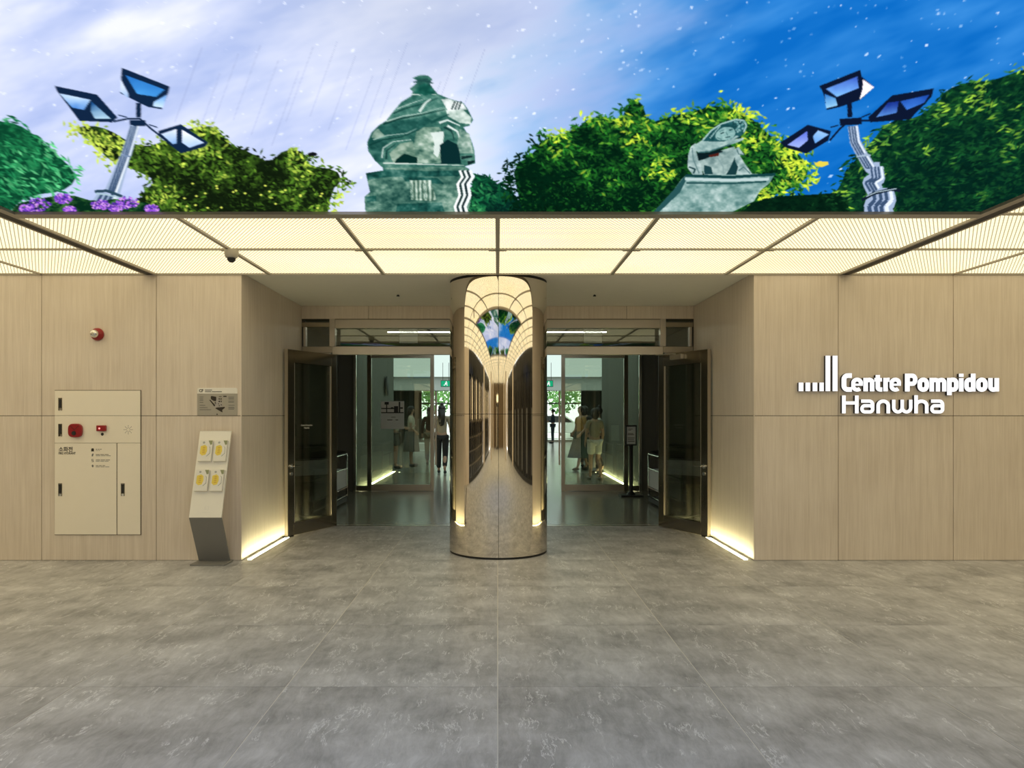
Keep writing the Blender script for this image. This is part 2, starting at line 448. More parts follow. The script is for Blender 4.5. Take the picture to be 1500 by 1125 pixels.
for x in XL[1:-1]:
    if abs(abs(x) - 3.455) < 0.01:      # dark track between two rails
        B(x - 0.036, x + 0.036, yend, YL[0], ZC - 0.004, ZC + 0.011).build('track_slot', M['black'], ceil)
        for q in (-1, 1):
            B(x + q * 0.0365, x + q * 0.058, yend, YL[0], ZC - 0.006, ZC + 0.011).build('track_rail', M['bar'], ceil)
        continue
    if abs(x) < 3.4:
        B(x - bw, x + bw, SY1 + 0.11, YL[0], ZC - 0.006, ZC + 0.0115).build('ceiling_bar', M['bar'], ceil)
        B(x - bw, x + bw, yend, SY0 - 0.11, ZC - 0.006, ZC + 0.0115).build('ceiling_bar', M['bar'], ceil)
    else:
        B(x - bw * 0.7, x + bw * 0.7, yend, YL[0], ZC - 0.004, ZC + 0.0115).build('ceiling_bar', M['bar'], ceil)
for y in YL[1:-1]:
    spans = [(-HX, -3.513), (-3.397, 3.397), (3.513, HX)]
    if y < SY1 + 0.2 and y > SY0 - 0.2: spans = [spans[0], spans[2]]
    for a, b in spans:
        B(a, b, y - 0.011, y + 0.011, ZC - 0.0035, ZC + 0.0112).build('ceiling_cross_bar', M['bar'], ceil)
for x in XL[5:10]:
    B(x - 0.075, x + 0.075, YL[1] - 0.020, YL[1] + 0.020, ZC - 0.009, ZC - 0.0065).build('crossing_plate', M['bar'], ceil)
# edge bead where the lit ceiling meets the wall and the soffit
B(-HX, HX, YW - 0.012, YW - 0.002, ZC - 0.004, ZC + 0.03).build('edge_bead', M['bar'], ceil)

# ------------------------------------------------------------------ video screen on the ceiling
RS = 1.5                                    # raster cells per photo pixel
RX0, RX1, RY0, RY1 = -420, 1900, -60, 318
RW, RH = int((RX1 - RX0) * RS), int((RY1 - RY0) * RS)
IMG = np.zeros((RH, RW, 3)); COV = np.zeros((RH, RW))
nr = np.random.RandomState(11)
def vnoise(w, h, cells_x, cells_y, octaves=4, rough=0.5):
    out = np.zeros((h, w)); amp = 1.0; tot = 0
    for o in range(octaves):
        cx, cy = max(2, int(cells_x * 2 ** o)), max(2, int(cells_y * 2 ** o))
        g = nr.rand(cy + 2, cx + 2)
        xs = np.linspace(0, cx, w, endpoint=False); ys = np.linspace(0, cy, h, endpoint=False)
        xi = xs.astype(int); yi = ys.astype(int)
        fx = xs - xi; fy = (ys - yi)[:, None]
        fx = fx * fx * (3 - 2 * fx); fy = fy * fy * (3 - 2 * fy)
        a = g[yi][:, xi]; b = g[yi][:, xi + 1]; c = g[yi + 1][:, xi]; d = g[yi + 1][:, xi + 1]
        out += amp * ((a * (1 - fx) + b * fx) * (1 - fy) + (c * (1 - fx) + d * fx) * fy)
        tot += amp; amp *= rough
    return out / tot
NZ = vnoise(RW, RH, 60, 12, 4, 0.6)
NZF = vnoise(RW, RH, 260, 60, 3, 0.6)
PXX = RX0 + (np.arange(RW) + 0.5) / RS
PYY = RY0 + (np.arange(RH) + 0.5) / RS
def poly(pts, col, alpha=1.0):
    """fill an outline given in photo pixels; col is an sRGB triple or a function of (x, y, noise, fine noise)"""
    xs = [p[0] for p in pts]; ys = [p[1] for p in pts]
    i0 = max(0, int((min(xs) - RX0) * RS)); i1 = min(RW, int((max(xs) - RX0) * RS) + 2)
    j0 = max(0, int((min(ys) - RY0) * RS)); j1 = min(RH, int((max(ys) - RY0) * RS) + 2)
    if i1 <= i0 or j1 <= j0: return
    X = PXX[None, i0:i1]; Y = PYY[j0:j1, None]
    ins = np.zeros((j1 - j0, i1 - i0), bool)
    n = len(pts)
    for k in range(n):
        xa, ya = pts[k]; xb, yb = pts[(k + 1) % n]
        if ya == yb: continue
        cond = ((ya > Y) != (yb > Y)) & (X < (xb - xa) * (Y - ya) / (yb - ya) + xa)
        ins ^= cond
    if not ins.any(): return
    if callable(col):
        c = col(np.broadcast_to(X, ins.shape), np.broadcast_to(Y, ins.shape), NZ[j0:j1, i0:i1], NZF[j0:j1, i0:i1])
    else:
        c = np.broadcast_to(np.array(col, float), ins.shape + (3,))
    a = ins * alpha
    IMG[j0:j1, i0:i1] = IMG[j0:j1, i0:i1] * (1 - a[..., None]) + c * a[..., None]
    COV[j0:j1, i0:i1] = np.maximum(COV[j0:j1, i0:i1], a)
def stroke(pts, w, col, alpha=1.0, w2=None):
    w2 = w if w2 is None else w2
    n = len(pts)
    for k in range(n - 1):
        (xa, ya), (xb, yb) = pts[k], pts[k + 1]
        wa = (w + (w2 - w) * k / max(1, n - 1)) / 2; wb = (w + (w2 - w) * (k + 1) / max(1, n - 1)) / 2
        d = math.hypot(xb - xa, yb - ya) or 1
        nx, ny = -(yb - ya) / d, (xb - xa) / d
        poly([(xa + nx * wa, ya + ny * wa), (xb + nx * wb, yb + ny * wb), (xb - nx * wb, yb - ny * wb), (xa - nx * wa, ya - ny * wa)], col, alpha)
        if k and wa > 1.2 and alpha == 1.0: poly([(xa + wa * math.cos(q * 0.6283), ya + wa * math.sin(q * 0.6283)) for q in range(10)], col)
def mixc(a, b, t):
    t = np.clip(t, 0, 1)
    return np.array(a, float) * (1 - t)[..., None] + np.array(b, float) * t[..., None] if isinstance(t, np.ndarray) else tuple(x * (1 - t) + y * t for x, y in zip(a, b))
def inside(pts, x, y):
    c = False; n = len(pts)
    for k in range(n):
        xa, ya = pts[k]; xb, yb = pts[(k + 1) % n]
        if (ya > y) != (yb > y) and x < (xb - xa) * (y - ya) / (yb - ya) + xa: c = not c
    return c
def smooth(pts, it=2):
    for _ in range(it):
        q = []
        for k in range(len(pts)):
            a, b = pts[k], pts[(k + 1) % len(pts)]
            q += [(a[0] * .75 + b[0] * .25, a[1] * .75 + b[1] * .25), (a[0] * .25 + b[0] * .75, a[1] * .25 + b[1] * .75)]
        pts = q
    return pts
# sky: lavender cloud passing into deep blue, with bright drifting flecks (drawn over the whole raster first)
def sky_colour(X, Y, n1, n2):
    t = np.clip((X * 0.95 + (n1 - 0.5) * 0.9 + 0.10) / 1.05, 0, 1); t = t * t * (3 - 2 * t)
    lav = mixc((150, 168, 216), (236, 236, 246), np.clip((n1 - 0.25) * 1.9, 0, 1))
    lav = mixc((196, 204, 230), (0, 0, 0), np.zeros_like(n1)) * 0.3 + lav * 0.7
    blue = mixc((10, 98, 182), (56, 132, 206), np.clip((n2 - 0.3) * 1.8 - (X - 1.0) * 0.12, 0, 1))
    c = lav * (1 - t)[..., None] + blue * t[..., None]
    gr = np.exp(-((X + 0.25) / 0.55) ** 2) * np.clip((3.6 - Y) / 1.0, 0, 1) * 0.55
    c = c * (1 - gr)[..., None] + np.array((168, 178, 200.0)) * gr[..., None]
    far = np.clip((-X - 1.6) / 2.0, 0, 1) * 0.35
    return c * (1 - far)[..., None] + np.array((132, 152, 214.0)) * far[..., None]
ZV = ZC + 0.004
YYp = (ZV - H) * F / np.maximum(CY - PYY, 1)          # depth on the screen plane of every raster row
XXp = (PXX[None, :] - CX) / F * YYp[:, None]
sn = vnoise(RW, RH, 16, 4, 5, 0.58)
for j in range(RH): sn[j] = np.roll(sn[j], int((RH - j) * 1.3))
sn2 = vnoise(RW, RH, 26, 5, 4, 0.6)
for j in range(RH): sn2[j] = np.roll(sn2[j], int((RH - j) * 1.6))
IMG[:] = sky_colour(XXp, np.broadcast_to(YYp[:, None], XXp.shape), sn, sn2)
for k in range(900):
    x = rng.uniform(-300, 1800); y = rng.uniform(-50, 300); r = rng.choice((0.8, 0.8, 1.1, 1.1, 1.5, 2.1)); a = rng.uniform(-0.9, -0.3)
    e = rng.uniform(1.0, 2.6)
    dx, dy = math.cos(a), math.sin(a)
    poly([(x + dx * r * e, y + dy * r * e), (x - dy * r, y + dx * r), (x - dx * r * e, y - dy * r * e), (x + dy * r, y - dx * r)], (235, 240, 255), rng.uniform(0.25, 0.85))
for k in range(16):           # faint module lines
    x = 300 + k * 27 + rng.uniform(-6, 6); y = rng.uniform(60, 120)
    stroke([(x, y), (x - 40, y + 110)], 0.9, (120, 130, 170), 0.35)
COV[:] = 0

def tree(outline, dark, mid, light, n, ln, wd, ang, spread, core, top=0.0, rag=10):
    """leafy mass: dark body, then leaves from shade to light"""
    body = lambda X, Y, a, f: mixc(dark, mid, (f - 0.40) * 2.2)
    sm = smooth(outline, 1)
    cx = sum(p[0] for p in sm) / len(sm); cy = sum(p[1] for p in sm) / len(sm)
    poly([(cx + (p[0] - cx) * 0.93, cy + (p[1] - cy) * 0.91) for p in sm], body)
    xs = [p[0] for p in sm]; ys = [p[1] for p in sm]
    L = []
    k = 0
    while len(L) < n and k < n * 12:
        k += 1
        x = rng.uniform(min(xs) - rag, max(xs) + rag); y = rng.uniform(min(ys) - rag, max(ys))
        jx, jy = rng.gauss(0, rag * 0.45), rng.gauss(0, rag * 0.45)
        if not inside(sm, x + jx, y + jy): continue
        # brightness falls towards the core of the crown and rises at its rim
        d = math.hypot((x - core[0]) / core[2], (y - core[1]) / core[3])
        i = int((x - RX0) * RS); j = int((y - RY0) * RS)
        nz = NZ[max(0, min(RH - 1, j)), max(0, min(RW - 1, i))]
        b = (d - 0.62) * 0.95 + (nz - 0.5) * 2.3 + rng.gauss(0, 0.20) + top
        L.append((b, x, y))
    L.sort(key=lambda t: t[0] + rng.gauss(0, 0.25))
    for b, x, y in L:
        b = max(0.0, min(1.0, b))
        c = mixc(dark, mid, b / 0.5) if b < 0.5 else mixc(mid, light, (b - 0.5) / 0.5)
        q = rng.uniform(0.82, 1.15)
        c = tuple(max(0, min(255, v * q)) for v in c)
        a = ang + rng.gauss(0, spread)
        l = ln * rng.uniform(0.6, 1.25); w = wd * rng.uniform(0.7, 1.2)
        dx, dy = math.cos(a), math.sin(a)
        poly([(x - dx * l / 2, y - dy * l / 2), (x - dy * w / 2, y + dx * w / 2), (x + dx * l / 2, y + dy * l / 2), (x + dy * w / 2, y - dx * w / 2)], c)

tree([(-420, 120), (-200, 130), (-60, 155), (0, 172), (30, 176), (62, 198), (88, 222), (118, 250), (122, 270), (98, 286), (60, 290), (30, 302), (0, 345), (-420, 345)],
     (8, 62, 40), (34, 130, 78), (98, 190, 128), 2600, 15, 3.4, 0.55, 0.35, (-120, 290, 240, 130), 0.28, 8)
tree([(92, 184), (120, 178), (150, 186), (180, 205), (205, 214), (235, 205), (262, 188), (300, 178), (325, 190), (338, 210), (372, 222), (400, 240), (428, 216), (458, 222), (462, 244), (508, 250), (516, 268), (500, 284), (490, 345), (190, 345), (200, 288), (224, 268), (190, 250), (150, 236), (128, 210)],
     (14, 26, 10), (72, 112, 32), (184, 204, 78), 2500, 9.5, 3.8, 0.45, 0.7, (350, 304, 140, 92), 0.06, 10)
tree([(688, 252), (712, 254), (735, 272), (762, 288), (778, 345), (684, 345)], (4, 38, 30), (16, 88, 52), (60, 140, 82), 330, 13, 3.6, 0.5, 0.8, (730, 320, 60, 60), 0.1, 6)
tree([(734, 246), (768, 226), (780, 202), (830, 190), (858, 166), (906, 172), (914, 150), (936, 138), (948, 178), (990, 164), (1032, 154), (1060, 148), (1100, 160), (1128, 186), (1150, 206), (1182, 224), (1200, 246), (1196, 272), (1130, 300), (1100, 345), (756, 345), (742, 290)],
     (2, 30, 16), (34, 108, 34), (196, 218, 60), 4800, 11, 3.6, 0.25, 0.8, (850, 316, 235, 128), 0.04, 10)
tree([(1225, 256), (1262, 214), (1290, 178), (1330, 176), (1368, 150), (1380, 128), (1420, 114), (1452, 114), (1500, 96), (1600, 66), (1720, 40), (1900, 10), (1900, 345), (1170, 345), (1212, 288)],
     (3, 34, 26), (22, 80, 38), (146, 190, 58), 5200, 13, 3.2, -0.35, 0.45, (1470, 330, 270, 180), 0.06, 9)
tree([(1066, 345), (1086, 300), (1130, 286), (1192, 283), (1242, 279), (1262, 345)], (3, 26, 16), (8, 42, 22), (24, 70, 32), 300, 9, 3, -0.2, 0.5, (1160, 318, 90, 50), 0.0, 5)

def C1(k, ox, oy): return lambda pts: [(ox + x / k, oy + y / k) for x, y in pts]
# seated stone figure on its pedestal
c = C1(4.89, 500, 90)
def stone(dark, mid, light, fx=0.0, fy=0.0, ph=0.0, fold=0.0):
    def fn(X, Y, a, f):
        t = (a - 0.5) * 0.8 + (f - 0.5) * 1.0 + 0.46
        if fold: t = t + fold * np.sin(X * fx + Y * fy + ph + (a - 0.5) * 9)
        t = np.clip(t, 0, 1)
        return np.where((t < 0.5)[..., None], mixc(dark, mid, t * 2), mixc(mid, light, t * 2 - 1))
    return fn
DK, MD, LT = (10, 52, 48), (78, 118, 104), (206, 220, 212)
poly(c([(175, 1120), (165, 970), (205, 935), (175, 800), (300, 780), (290, 735), (330, 722), (860, 735), (915, 770), (925, 860), (905, 900), (925, 1010), (890, 1120)]), stone(DK, MD, (170, 192, 176)))
for pts in ([(175, 800), (300, 785), (300, 830), (190, 850)], [(300, 770), (600, 785), (880, 780), (890, 820), (300, 830)], [(165, 970), (250, 960), (250, 1000), (185, 1010)], [(430, 820), (690, 835), (740, 880), (460, 860)], [(400, 1020), (720, 1010), (740, 1080), (390, 1090)]):
    poly(c(pts), stone((6, 40, 38), (30, 84, 76), (110, 150, 138)))
poly(c([(490, 850), (640, 850), (680, 990), (640, 1000), (500, 990)]), stone((60, 90, 76), (140, 165, 148), (220, 230, 220), 0.9, 0, 0, 0.35))
for k in range(7): stroke(c([(500 + k * 24, 870), (508 + k * 24, 985)]), 1.1, (40, 84, 72), 0.7)
for k, col in enumerate(((238, 240, 238), (24, 50, 50), (226, 232, 230), (20, 40, 44), (230, 236, 236))):
    o = 18 * k
    stroke(c([(835 + o, 1110), (815 + o, 1040), (850 + o, 960), (835 + o, 880), (870 + o, 830), (850 + o, 780)]), 4.2, col)
BD = [(300, 765), (240, 710), (192, 640), (185, 580), (215, 510), (262, 462), (320, 425), (372, 358), (430, 290), (500, 248), (512, 215), (490, 195), (530, 165), (548, 140), (510, 118), (560, 98), (620, 100), (655, 130), (630, 152), (655, 190), (690, 232), (770, 266), (872, 296), (905, 340), (945, 420), (915, 462), (875, 470), (930, 560), (955, 640), (960, 730), (885, 752)]
poly(c(BD), stone((20, 66, 60), (56, 106, 94), (120, 156, 142)))
poly(c([(430, 290), (500, 250), (690, 240), (725, 275), (750, 350), (640, 395), (430, 420), (325, 440), (372, 358)]), stone((24, 74, 66), (66, 116, 104), (136, 170, 156)))
poly(c([(262, 470), (330, 440), (600, 395), (650, 425), (560, 490), (430, 530), (300, 540), (195, 610), (190, 580), (225, 505)]), stone((12, 56, 52), (36, 88, 80), (96, 136, 124)))
poly(c([(215, 545), (235, 500), (262, 480), (310, 530), (260, 555)]), stone((80, 114, 100), (136, 160, 146), (190, 204, 192)))
poly(c([(190, 590), (300, 548), (345, 600), (300, 640), (310, 725), (250, 715)]), stone((10, 52, 48), (40, 90, 82), (110, 148, 136)))
poly(c([(540, 500), (600, 468), (700, 470), (735, 520), (715, 730), (545, 730), (515, 600)]), stone((40, 80, 70), (120, 150, 132), (212, 222, 212)))
poly(c([(640, 510), (735, 500), (730, 580), (690, 690), (660, 660), (665, 580)]), (214, 224, 220), 0.9)
poly(c([(345, 660), (420, 590), (510, 570), (545, 725), (370, 725)]), stone((50, 90, 76), (124, 150, 132), (190, 204, 190)))
poly(c([(395, 700), (450, 660), (545, 690), (545, 728), (380, 728)]), (6, 40, 36))
poly(c([(705, 600), (760, 560), (840, 600), (860, 735), (715, 735)]), (8, 40, 42))
poly(c([(850, 480), (920, 520), (945, 660), (850, 660), (830, 590)]), stone((40, 84, 76), (120, 150, 136), (220, 228, 222)))
poly(c([(750, 350), (870, 345), (930, 400), (925, 450), (850, 440), (760, 390)]), stone((110, 140, 128), (190, 206, 198), (240, 244, 242)))
poly(c([(715, 270), (770, 268), (870, 300), (900, 345), (760, 350)]), stone((130, 150, 144), (216, 224, 222), (246, 248, 248)))
for k in range(3): stroke(c([(790 + k * 24, 345), (815 + k * 22, 285)]), 2.4, (36, 60, 60))
for pts, w, col in (
        ([(200, 600), (300, 560), (430, 540), (560, 490)], 3.2, (12, 54, 50)), ([(230, 560), (330, 530), (470, 515), (540, 480)], 2.2, (150, 178, 168)),
        ([(300, 450), (420, 410), (560, 385), (740, 345)], 3.4, (10, 50, 46)), ([(320, 430), (440, 392), (580, 370), (720, 330)], 2.0, (176, 198, 188)),
        ([(372, 372), (480, 330), (600, 300), (690, 262)], 3.0, (14, 58, 54)), ([(400, 340), (500, 300), (600, 268)], 1.8, (180, 202, 194)),
        ([(290, 690), (300, 620), (370, 575), (500, 560)], 2.4, (190, 206, 198)), ([(320, 700), (325, 640), (390, 590)], 3.6, (12, 52, 48)),
        ([(560, 360), (600, 300), (640, 270)], 5.0, (210, 222, 216)), ([(640, 440), (720, 400), (770, 380)], 5.0, (18, 66, 60)),
        ([(700, 440), (760, 420), (850, 460)], 4.0, (216, 226, 222)), ([(735, 470), (790, 500), (810, 560)], 3.0, (14, 44, 44)), ([(760, 460), (830, 500), (845, 540)], 4.0, (220, 228, 224)),
        ([(500, 235), (560, 240), (680, 235)], 2.2, (200, 214, 206)), ([(300, 728), (560, 735), (880, 745)], 2.6, (204, 214, 206)), ([(860, 690), (940, 680)], 6.0, (10, 32, 34)), ([(905, 730), (955, 715)], 7.0, (8, 28, 30))):
    stroke(c(pts), w * 0.85, col, 0.9, w * 0.35)
poly(c([(520, 225), (560, 170), (600, 155), (645, 185), (675, 232), (600, 244)]), stone((14, 70, 60), (40, 106, 92), (120, 160, 148)))
for k in range(9): stroke(c([(575 + rng.uniform(-20, 20), 135), (515 + k * 18, 118 + abs(k - 4) * 8 + rng.uniform(-10, 10))]), 2.0, (30, 70, 66))
# child figure leaning over a tapering plinth
c = C1(5.357, 940, 140)
poly(c([(50, 960), (250, 740), (310, 660), (345, 625), (1050, 612), (1000, 690), (930, 745), (880, 830), (700, 920), (640, 960)]), stone((66, 108, 106), (128, 160, 156), (196, 212, 210)))
poly(c([(50, 960), (250, 740), (345, 625), (350, 660), (300, 760), (100, 950)]), (34, 76, 78))
stroke(c([(345, 628), (700, 640), (1050, 618)]), 4.0, (16, 58, 60)); stroke(c([(340, 655), (700, 665), (1000, 655)]), 4.0, (176, 196, 196)); stroke(c([(350, 685), (700, 690), (980, 675)]), 2.5, (30, 72, 74))
TQ = ((40, 84, 88), (124, 156, 156), (204, 216, 214))
poly(c([(470, 352), (540, 275), (610, 222), (740, 180), (812, 190), (832, 236), (808, 290), (765, 330), (700, 360), (520, 372)]), stone((10, 52, 56), (34, 84, 88), (100, 146, 146)))
stroke(c([(478, 352), (545, 275), (625, 222), (735, 188), (800, 195), (822, 236), (800, 288)]), 2.2, (150, 182, 180))
for k in range(26): 
    x = rng.uniform(720, 800); y = rng.uniform(205, 285); poly(c([(x - 12, y), (x, y - 9), (x + 12, y), (x, y + 9)]), rng.choice([(90, 140, 140), (130, 170, 168), (20, 60, 64)]))
poly(c(smooth([(575, 335), (585, 285), (640, 245), (705, 245), (738, 280), (728, 322), (680, 350), (610, 352)], 2)), stone((96, 140, 138), (148, 184, 180), (200, 218, 214)))
for pts, w, col in (([(618, 300), (648, 288)], 1.7, (20, 54, 58)), ([(684, 272), (712, 266)], 1.7, (20, 54, 58)), ([(610, 282), (650, 268)], 1.0, (60, 100, 102)), ([(660, 285), (675, 312)], 1.4, (70, 112, 112)), ([(655, 330), (695, 322)], 1.6, (40, 76, 78)), ([(590, 330), (630, 345)], 2.0, (80, 120, 120))): stroke(c(pts), w, col)
for k in range(9): poly(c([(540 + k * 9 - 7, 330 - k * 11), (540 + k * 9, 322 - k * 11), (540 + k * 9 + 7, 330 - k * 11), (540 + k * 9, 338 - k * 11)]), (150, 184, 182))
poly(c([(440, 470), (520, 460), (640, 425), (725, 400), (755, 460), (705, 560), (665, 620), (490, 620), (465, 560)]), stone((96, 124, 124), (156, 178, 174), (214, 222, 218)))
poly(c([(360, 565), (364, 470), (385, 400), (424, 372), (428, 440), (468, 555), (480, 620), (400, 622), (378, 592)]), stone((110, 138, 138), (170, 190, 188), (216, 224, 222)))
poly(c([(415, 388), (468, 354), (560, 362), (640, 362), (700, 340), (742, 312), (762, 320), (722, 346), (802, 330), (797, 348), (742, 372), (662, 395), (600, 420), (520, 446), (450, 452), (424, 430)]), stone((104, 138, 138), (164, 188, 184), (214, 222, 218)))
stroke(c([(440, 448), (530, 440), (610, 412), (690, 385)]), 2.0, (52, 92, 94))
poly(c([(432, 452), (520, 450), (612, 425), (640, 440), (560, 470), (500, 496), (446, 512)]), (8, 26, 30)); poly(c([(525, 468), (610, 448), (602, 474), (532, 484)]), (74, 28, 22))
poly(c([(488, 545), (545, 560), (560, 618), (492, 618)]), (24, 60, 64)); poly(c([(690, 575), (738, 470), (762, 560), (738, 620), (662, 620)]), (20, 54, 58))
poly(c([(722, 432), (760, 398), (778, 430), (806, 462), (770, 470), (800, 520), (868, 616), (742, 618), (756, 560), (736, 520)]), stone((96, 126, 126), (162, 184, 182), (214, 222, 220)))
for pts, w, col in (([(395, 410), (405, 500), (450, 610)], 1.8, (90, 120, 122)), ([(370, 560), (420, 578), (405, 612)], 2.4, (30, 62, 66)), ([(745, 420), (762, 460), (802, 466)], 1.6, (60, 94, 96)), ([(760, 590), (800, 560), (850, 612)], 1.6, (70, 104, 106)), ([(590, 480), (640, 560), (640, 618)], 1.6, (120, 146, 146))):
    stroke(c(pts), w, col)
# lamp posts with square lantern heads
def lamp(c, head, arms, pole, ribs, dark, base):
    for pts, w in arms: stroke(c(pts), w, dark)
    for i, (pts, w, w2) in enumerate(pole):
        stroke(c(pts), w, (150, 168, 196), 1, w2)
        for k in ribs:
            stroke(c([(x + k * w * 4.6, y) for x, y in pts]), w * 0.14, (44, 66, 96) if k < 0.2 else (224, 232, 240), 0.9, w2 * 0.14)
    for outline, panes in head:
        poly(c(outline), dark)
        for pane, col in panes:
            c1, c2 = col
            ys = [p[1] for p in c(pane)]
            y0, y1 = min(ys), max(ys)
            poly(c(pane), lambda X, Y, a, f: mixc(c1, c2, (Y - y0) / (y1 - y0 + 1e-6) + (a - 0.5) * 0.8))
    for pts, w, col in base: stroke(c(pts), w, col)
NV = (14, 34, 62)
c = C1(4.6885, 60, 80)
lamp(c, [
    ([(95, 215), (385, 275), (525, 432), (490, 465), (265, 455), (110, 250)], [([(125, 265), (340, 310), (295, 380), (215, 365)], ((200, 220, 240), (36, 104, 196))), ([(345, 320), (480, 440), (370, 440), (345, 395)], ((24, 74, 130), (190, 220, 236)))]),
    ([(555, 90), (885, 220), (875, 260), (830, 375), (735, 360), (545, 265)], [([(580, 140), (850, 240), (790, 290), (660, 270)], ((26, 92, 170), (70, 150, 220))), ([(548, 170), (600, 265), (600, 300), (545, 255)], ((226, 232, 246), (150, 180, 220))), ([(775, 325), (865, 275), (835, 365), (770, 355)], ((120, 170, 230), (214, 232, 246)))]),
    ([(805, 525), (960, 478), (1150, 605), (1130, 632), (965, 678), (810, 545)], [([(825, 545), (930, 510), (930, 610), (905, 615)], ((235, 238, 250), (130, 170, 220))), ([(968, 515), (1120, 605), (1020, 640), (968, 605)], ((238, 240, 252), (170, 196, 234)))])],
    [([(500, 460), (600, 440), (680, 440), (745, 500), (960, 670)], 2.6), ([(530, 415), (590, 430)], 1.6), ([(740, 480), (800, 500)], 1.6), ([(670, 330), (670, 430)], 7.5), ([(610, 470), (720, 470)], 9)],
    [([(645, 490), (585, 690)], 14, 15), ([(582, 690), (490, 945)], 14.5, 23), ([(470, 960), (400, 1090)], 30, 38)], (-0.38, -0.1, 0.15, 0.38), NV,
    [([(370, 940), (450, 935), (560, 975)], 4, (40, 66, 84)), ([(375, 955), (450, 962), (550, 985)], 2, (160, 186, 196)), ([(545, 690), (615, 700)], 2.5, (110, 130, 160))])
c = C1(4.6885, 1130, 80)
lamp(c, [
    ([(330, 215), (610, 105), (620, 150), (705, 225), (610, 310), (470, 360), (380, 380), (358, 270)], [([(375, 235), (590, 150), (600, 230), (450, 290)], ((60, 96, 190), (120, 180, 240))), ([(365, 270), (440, 300), (455, 350), (375, 370)], ((40, 110, 190), (150, 200, 230))), ([(630, 170), (705, 225), (605, 310), (625, 240)], ((244, 232, 240), (236, 236, 240)))]),
    ([(665, 430), (830, 280), (1115, 232), (1100, 290), (950, 445), (680, 465)], [([(720, 430), (800, 330), (875, 320), (860, 400)], ((20, 44, 130), (100, 160, 230))), ([(885, 320), (1085, 275), (1050, 330), (930, 380)], ((20, 60, 150), (60, 120, 210)))]),
    ([(60, 605), (250, 482), (410, 525), (390, 590), (240, 680), (100, 640)], [([(110, 620), (245, 525), (250, 590), (190, 640)], ((90, 110, 210), (150, 170, 230))), ([(285, 560), (320, 520), (395, 548), (300, 610)], ((150, 190, 240), (90, 150, 220)))])],
    [([(400, 590), (470, 510), (540, 450), (690, 455)], 2.6), ([(405, 500), (460, 485)], 1.6), ([(620, 430), (680, 405)], 1.6), ([(535, 330), (540, 430)], 7), ([(470, 465), (620, 455)], 10)],
    [([(560, 490), (575, 600), (625, 690)], 15, 16), ([(625, 690), (680, 780), (745, 780)], 16, 18), ([(720, 770), (730, 850), (680, 880), (715, 940)], 20, 25), ([(760, 935), (770, 1000), (730, 1040), (740, 1100)], 34, 44)], (-0.38, -0.1, 0.15, 0.38), (10, 20, 44),
    [([(620, 1000), (700, 955), (820, 925), (885, 935)], 4.5, (14, 26, 40)), ([(650, 975), (720, 945), (860, 920)], 1.4, (170, 190, 200)), ([(585, 700), (680, 690)], 2.4, (150, 170, 190))])
poly(smooth([(10, 330), (20, 300), (50, 292), (100, 284), (140, 296), (175, 290), (230, 300), (250, 330)], 1), lambda X, Y, a, f: mixc((6, 40, 24), (60, 110, 50), (f - 0.42) * 3))
# flowers along the lower edge, drifting leaf, ceiling port
for x, y, r in ((58, 300, 17), (92, 291, 13), (40, 306, 12), (147, 300, 13), (187, 297, 16), (170, 304, 12), (222, 306, 11), (102, 307, 9)):
    for k in range(120):
        a = rng.uniform(0, 6.28); d = rng.random() ** 0.5 * r; s = rng.uniform(1.0, 2.2)
        px, py = x + math.cos(a) * d, y + math.sin(a) * d * 0.55
        poly([(px - s, py), (px, py - s), (px + s, py), (px, py + s)], rng.choice([(96, 52, 176), (130, 70, 200), (176, 110, 214), (206, 150, 226), (70, 36, 140)]))
for k in range(26):
    x = rng.uniform(200, 480); y = rng.uniform(265, 306)
    poly([(x - 2.4, y), (x, y - 1.8), (x + 2.4, y), (x, y + 1.8)], (206, 216, 90))
poly([(1193, 240), (1200, 236), (1213, 237), (1214, 241), (1204, 245), (1196, 243)], (216, 196, 70))
poly(smooth([(448, 226), (458, 222), (467, 226), (458, 230)], 2), (16, 18, 22))

SOFT = IMG.copy()
SOFT[1:-1, 1:-1] = IMG[1:-1, 1:-1] * 0.4 + 0.15 * (IMG[:-2, 1:-1] + IMG[2:, 1:-1] + IMG[1:-1, :-2] + IMG[1:-1, 2:])
IMGL = np.clip(SOFT, 0, 255) / 255.0
IMGL = np.where(IMGL <= 0.04045, IMGL / 12.92, ((IMGL + 0.055) / 1.055) ** 2.4)

def sample(X, Y):
    """picture colour at a point of the screen; the half behind the viewer shows the scene turned about"""
    yc = (SY0 + SY1) / 2
    Yf = np.where(Y < yc, 2 * yc - Y, Y)
    Xf = np.where(Y < yc, -X * 0.97, X)
    Yf = np.maximum(Yf, 1.30)
    u = CX + Xf * F / np.maximum(Yf, 2.32)
    v = CY - (ZV - H) * F / Yf
    v2 = np.where(Yf < 2.32, -40 + 25 * np.sin(Yf * 9 + Xf), v)
    i = np.clip(((u - RX0) * RS) - 0.5, 0, RW - 2.001); j = np.clip(((v2 - RY0) * RS) - 0.5, 0, RH - 2.001)
    i0 = i.astype(int); j0 = j.astype(int); fi = (i - i0)[..., None]; fj = (j - j0)[..., None]
    return (IMGL[j0, i0] * (1 - fi) + IMGL[j0, i0 + 1] * fi) * (1 - fj) + (IMGL[j0 + 1, i0] * (1 - fi) + IMGL[j0 + 1, i0 + 1] * fi) * fj

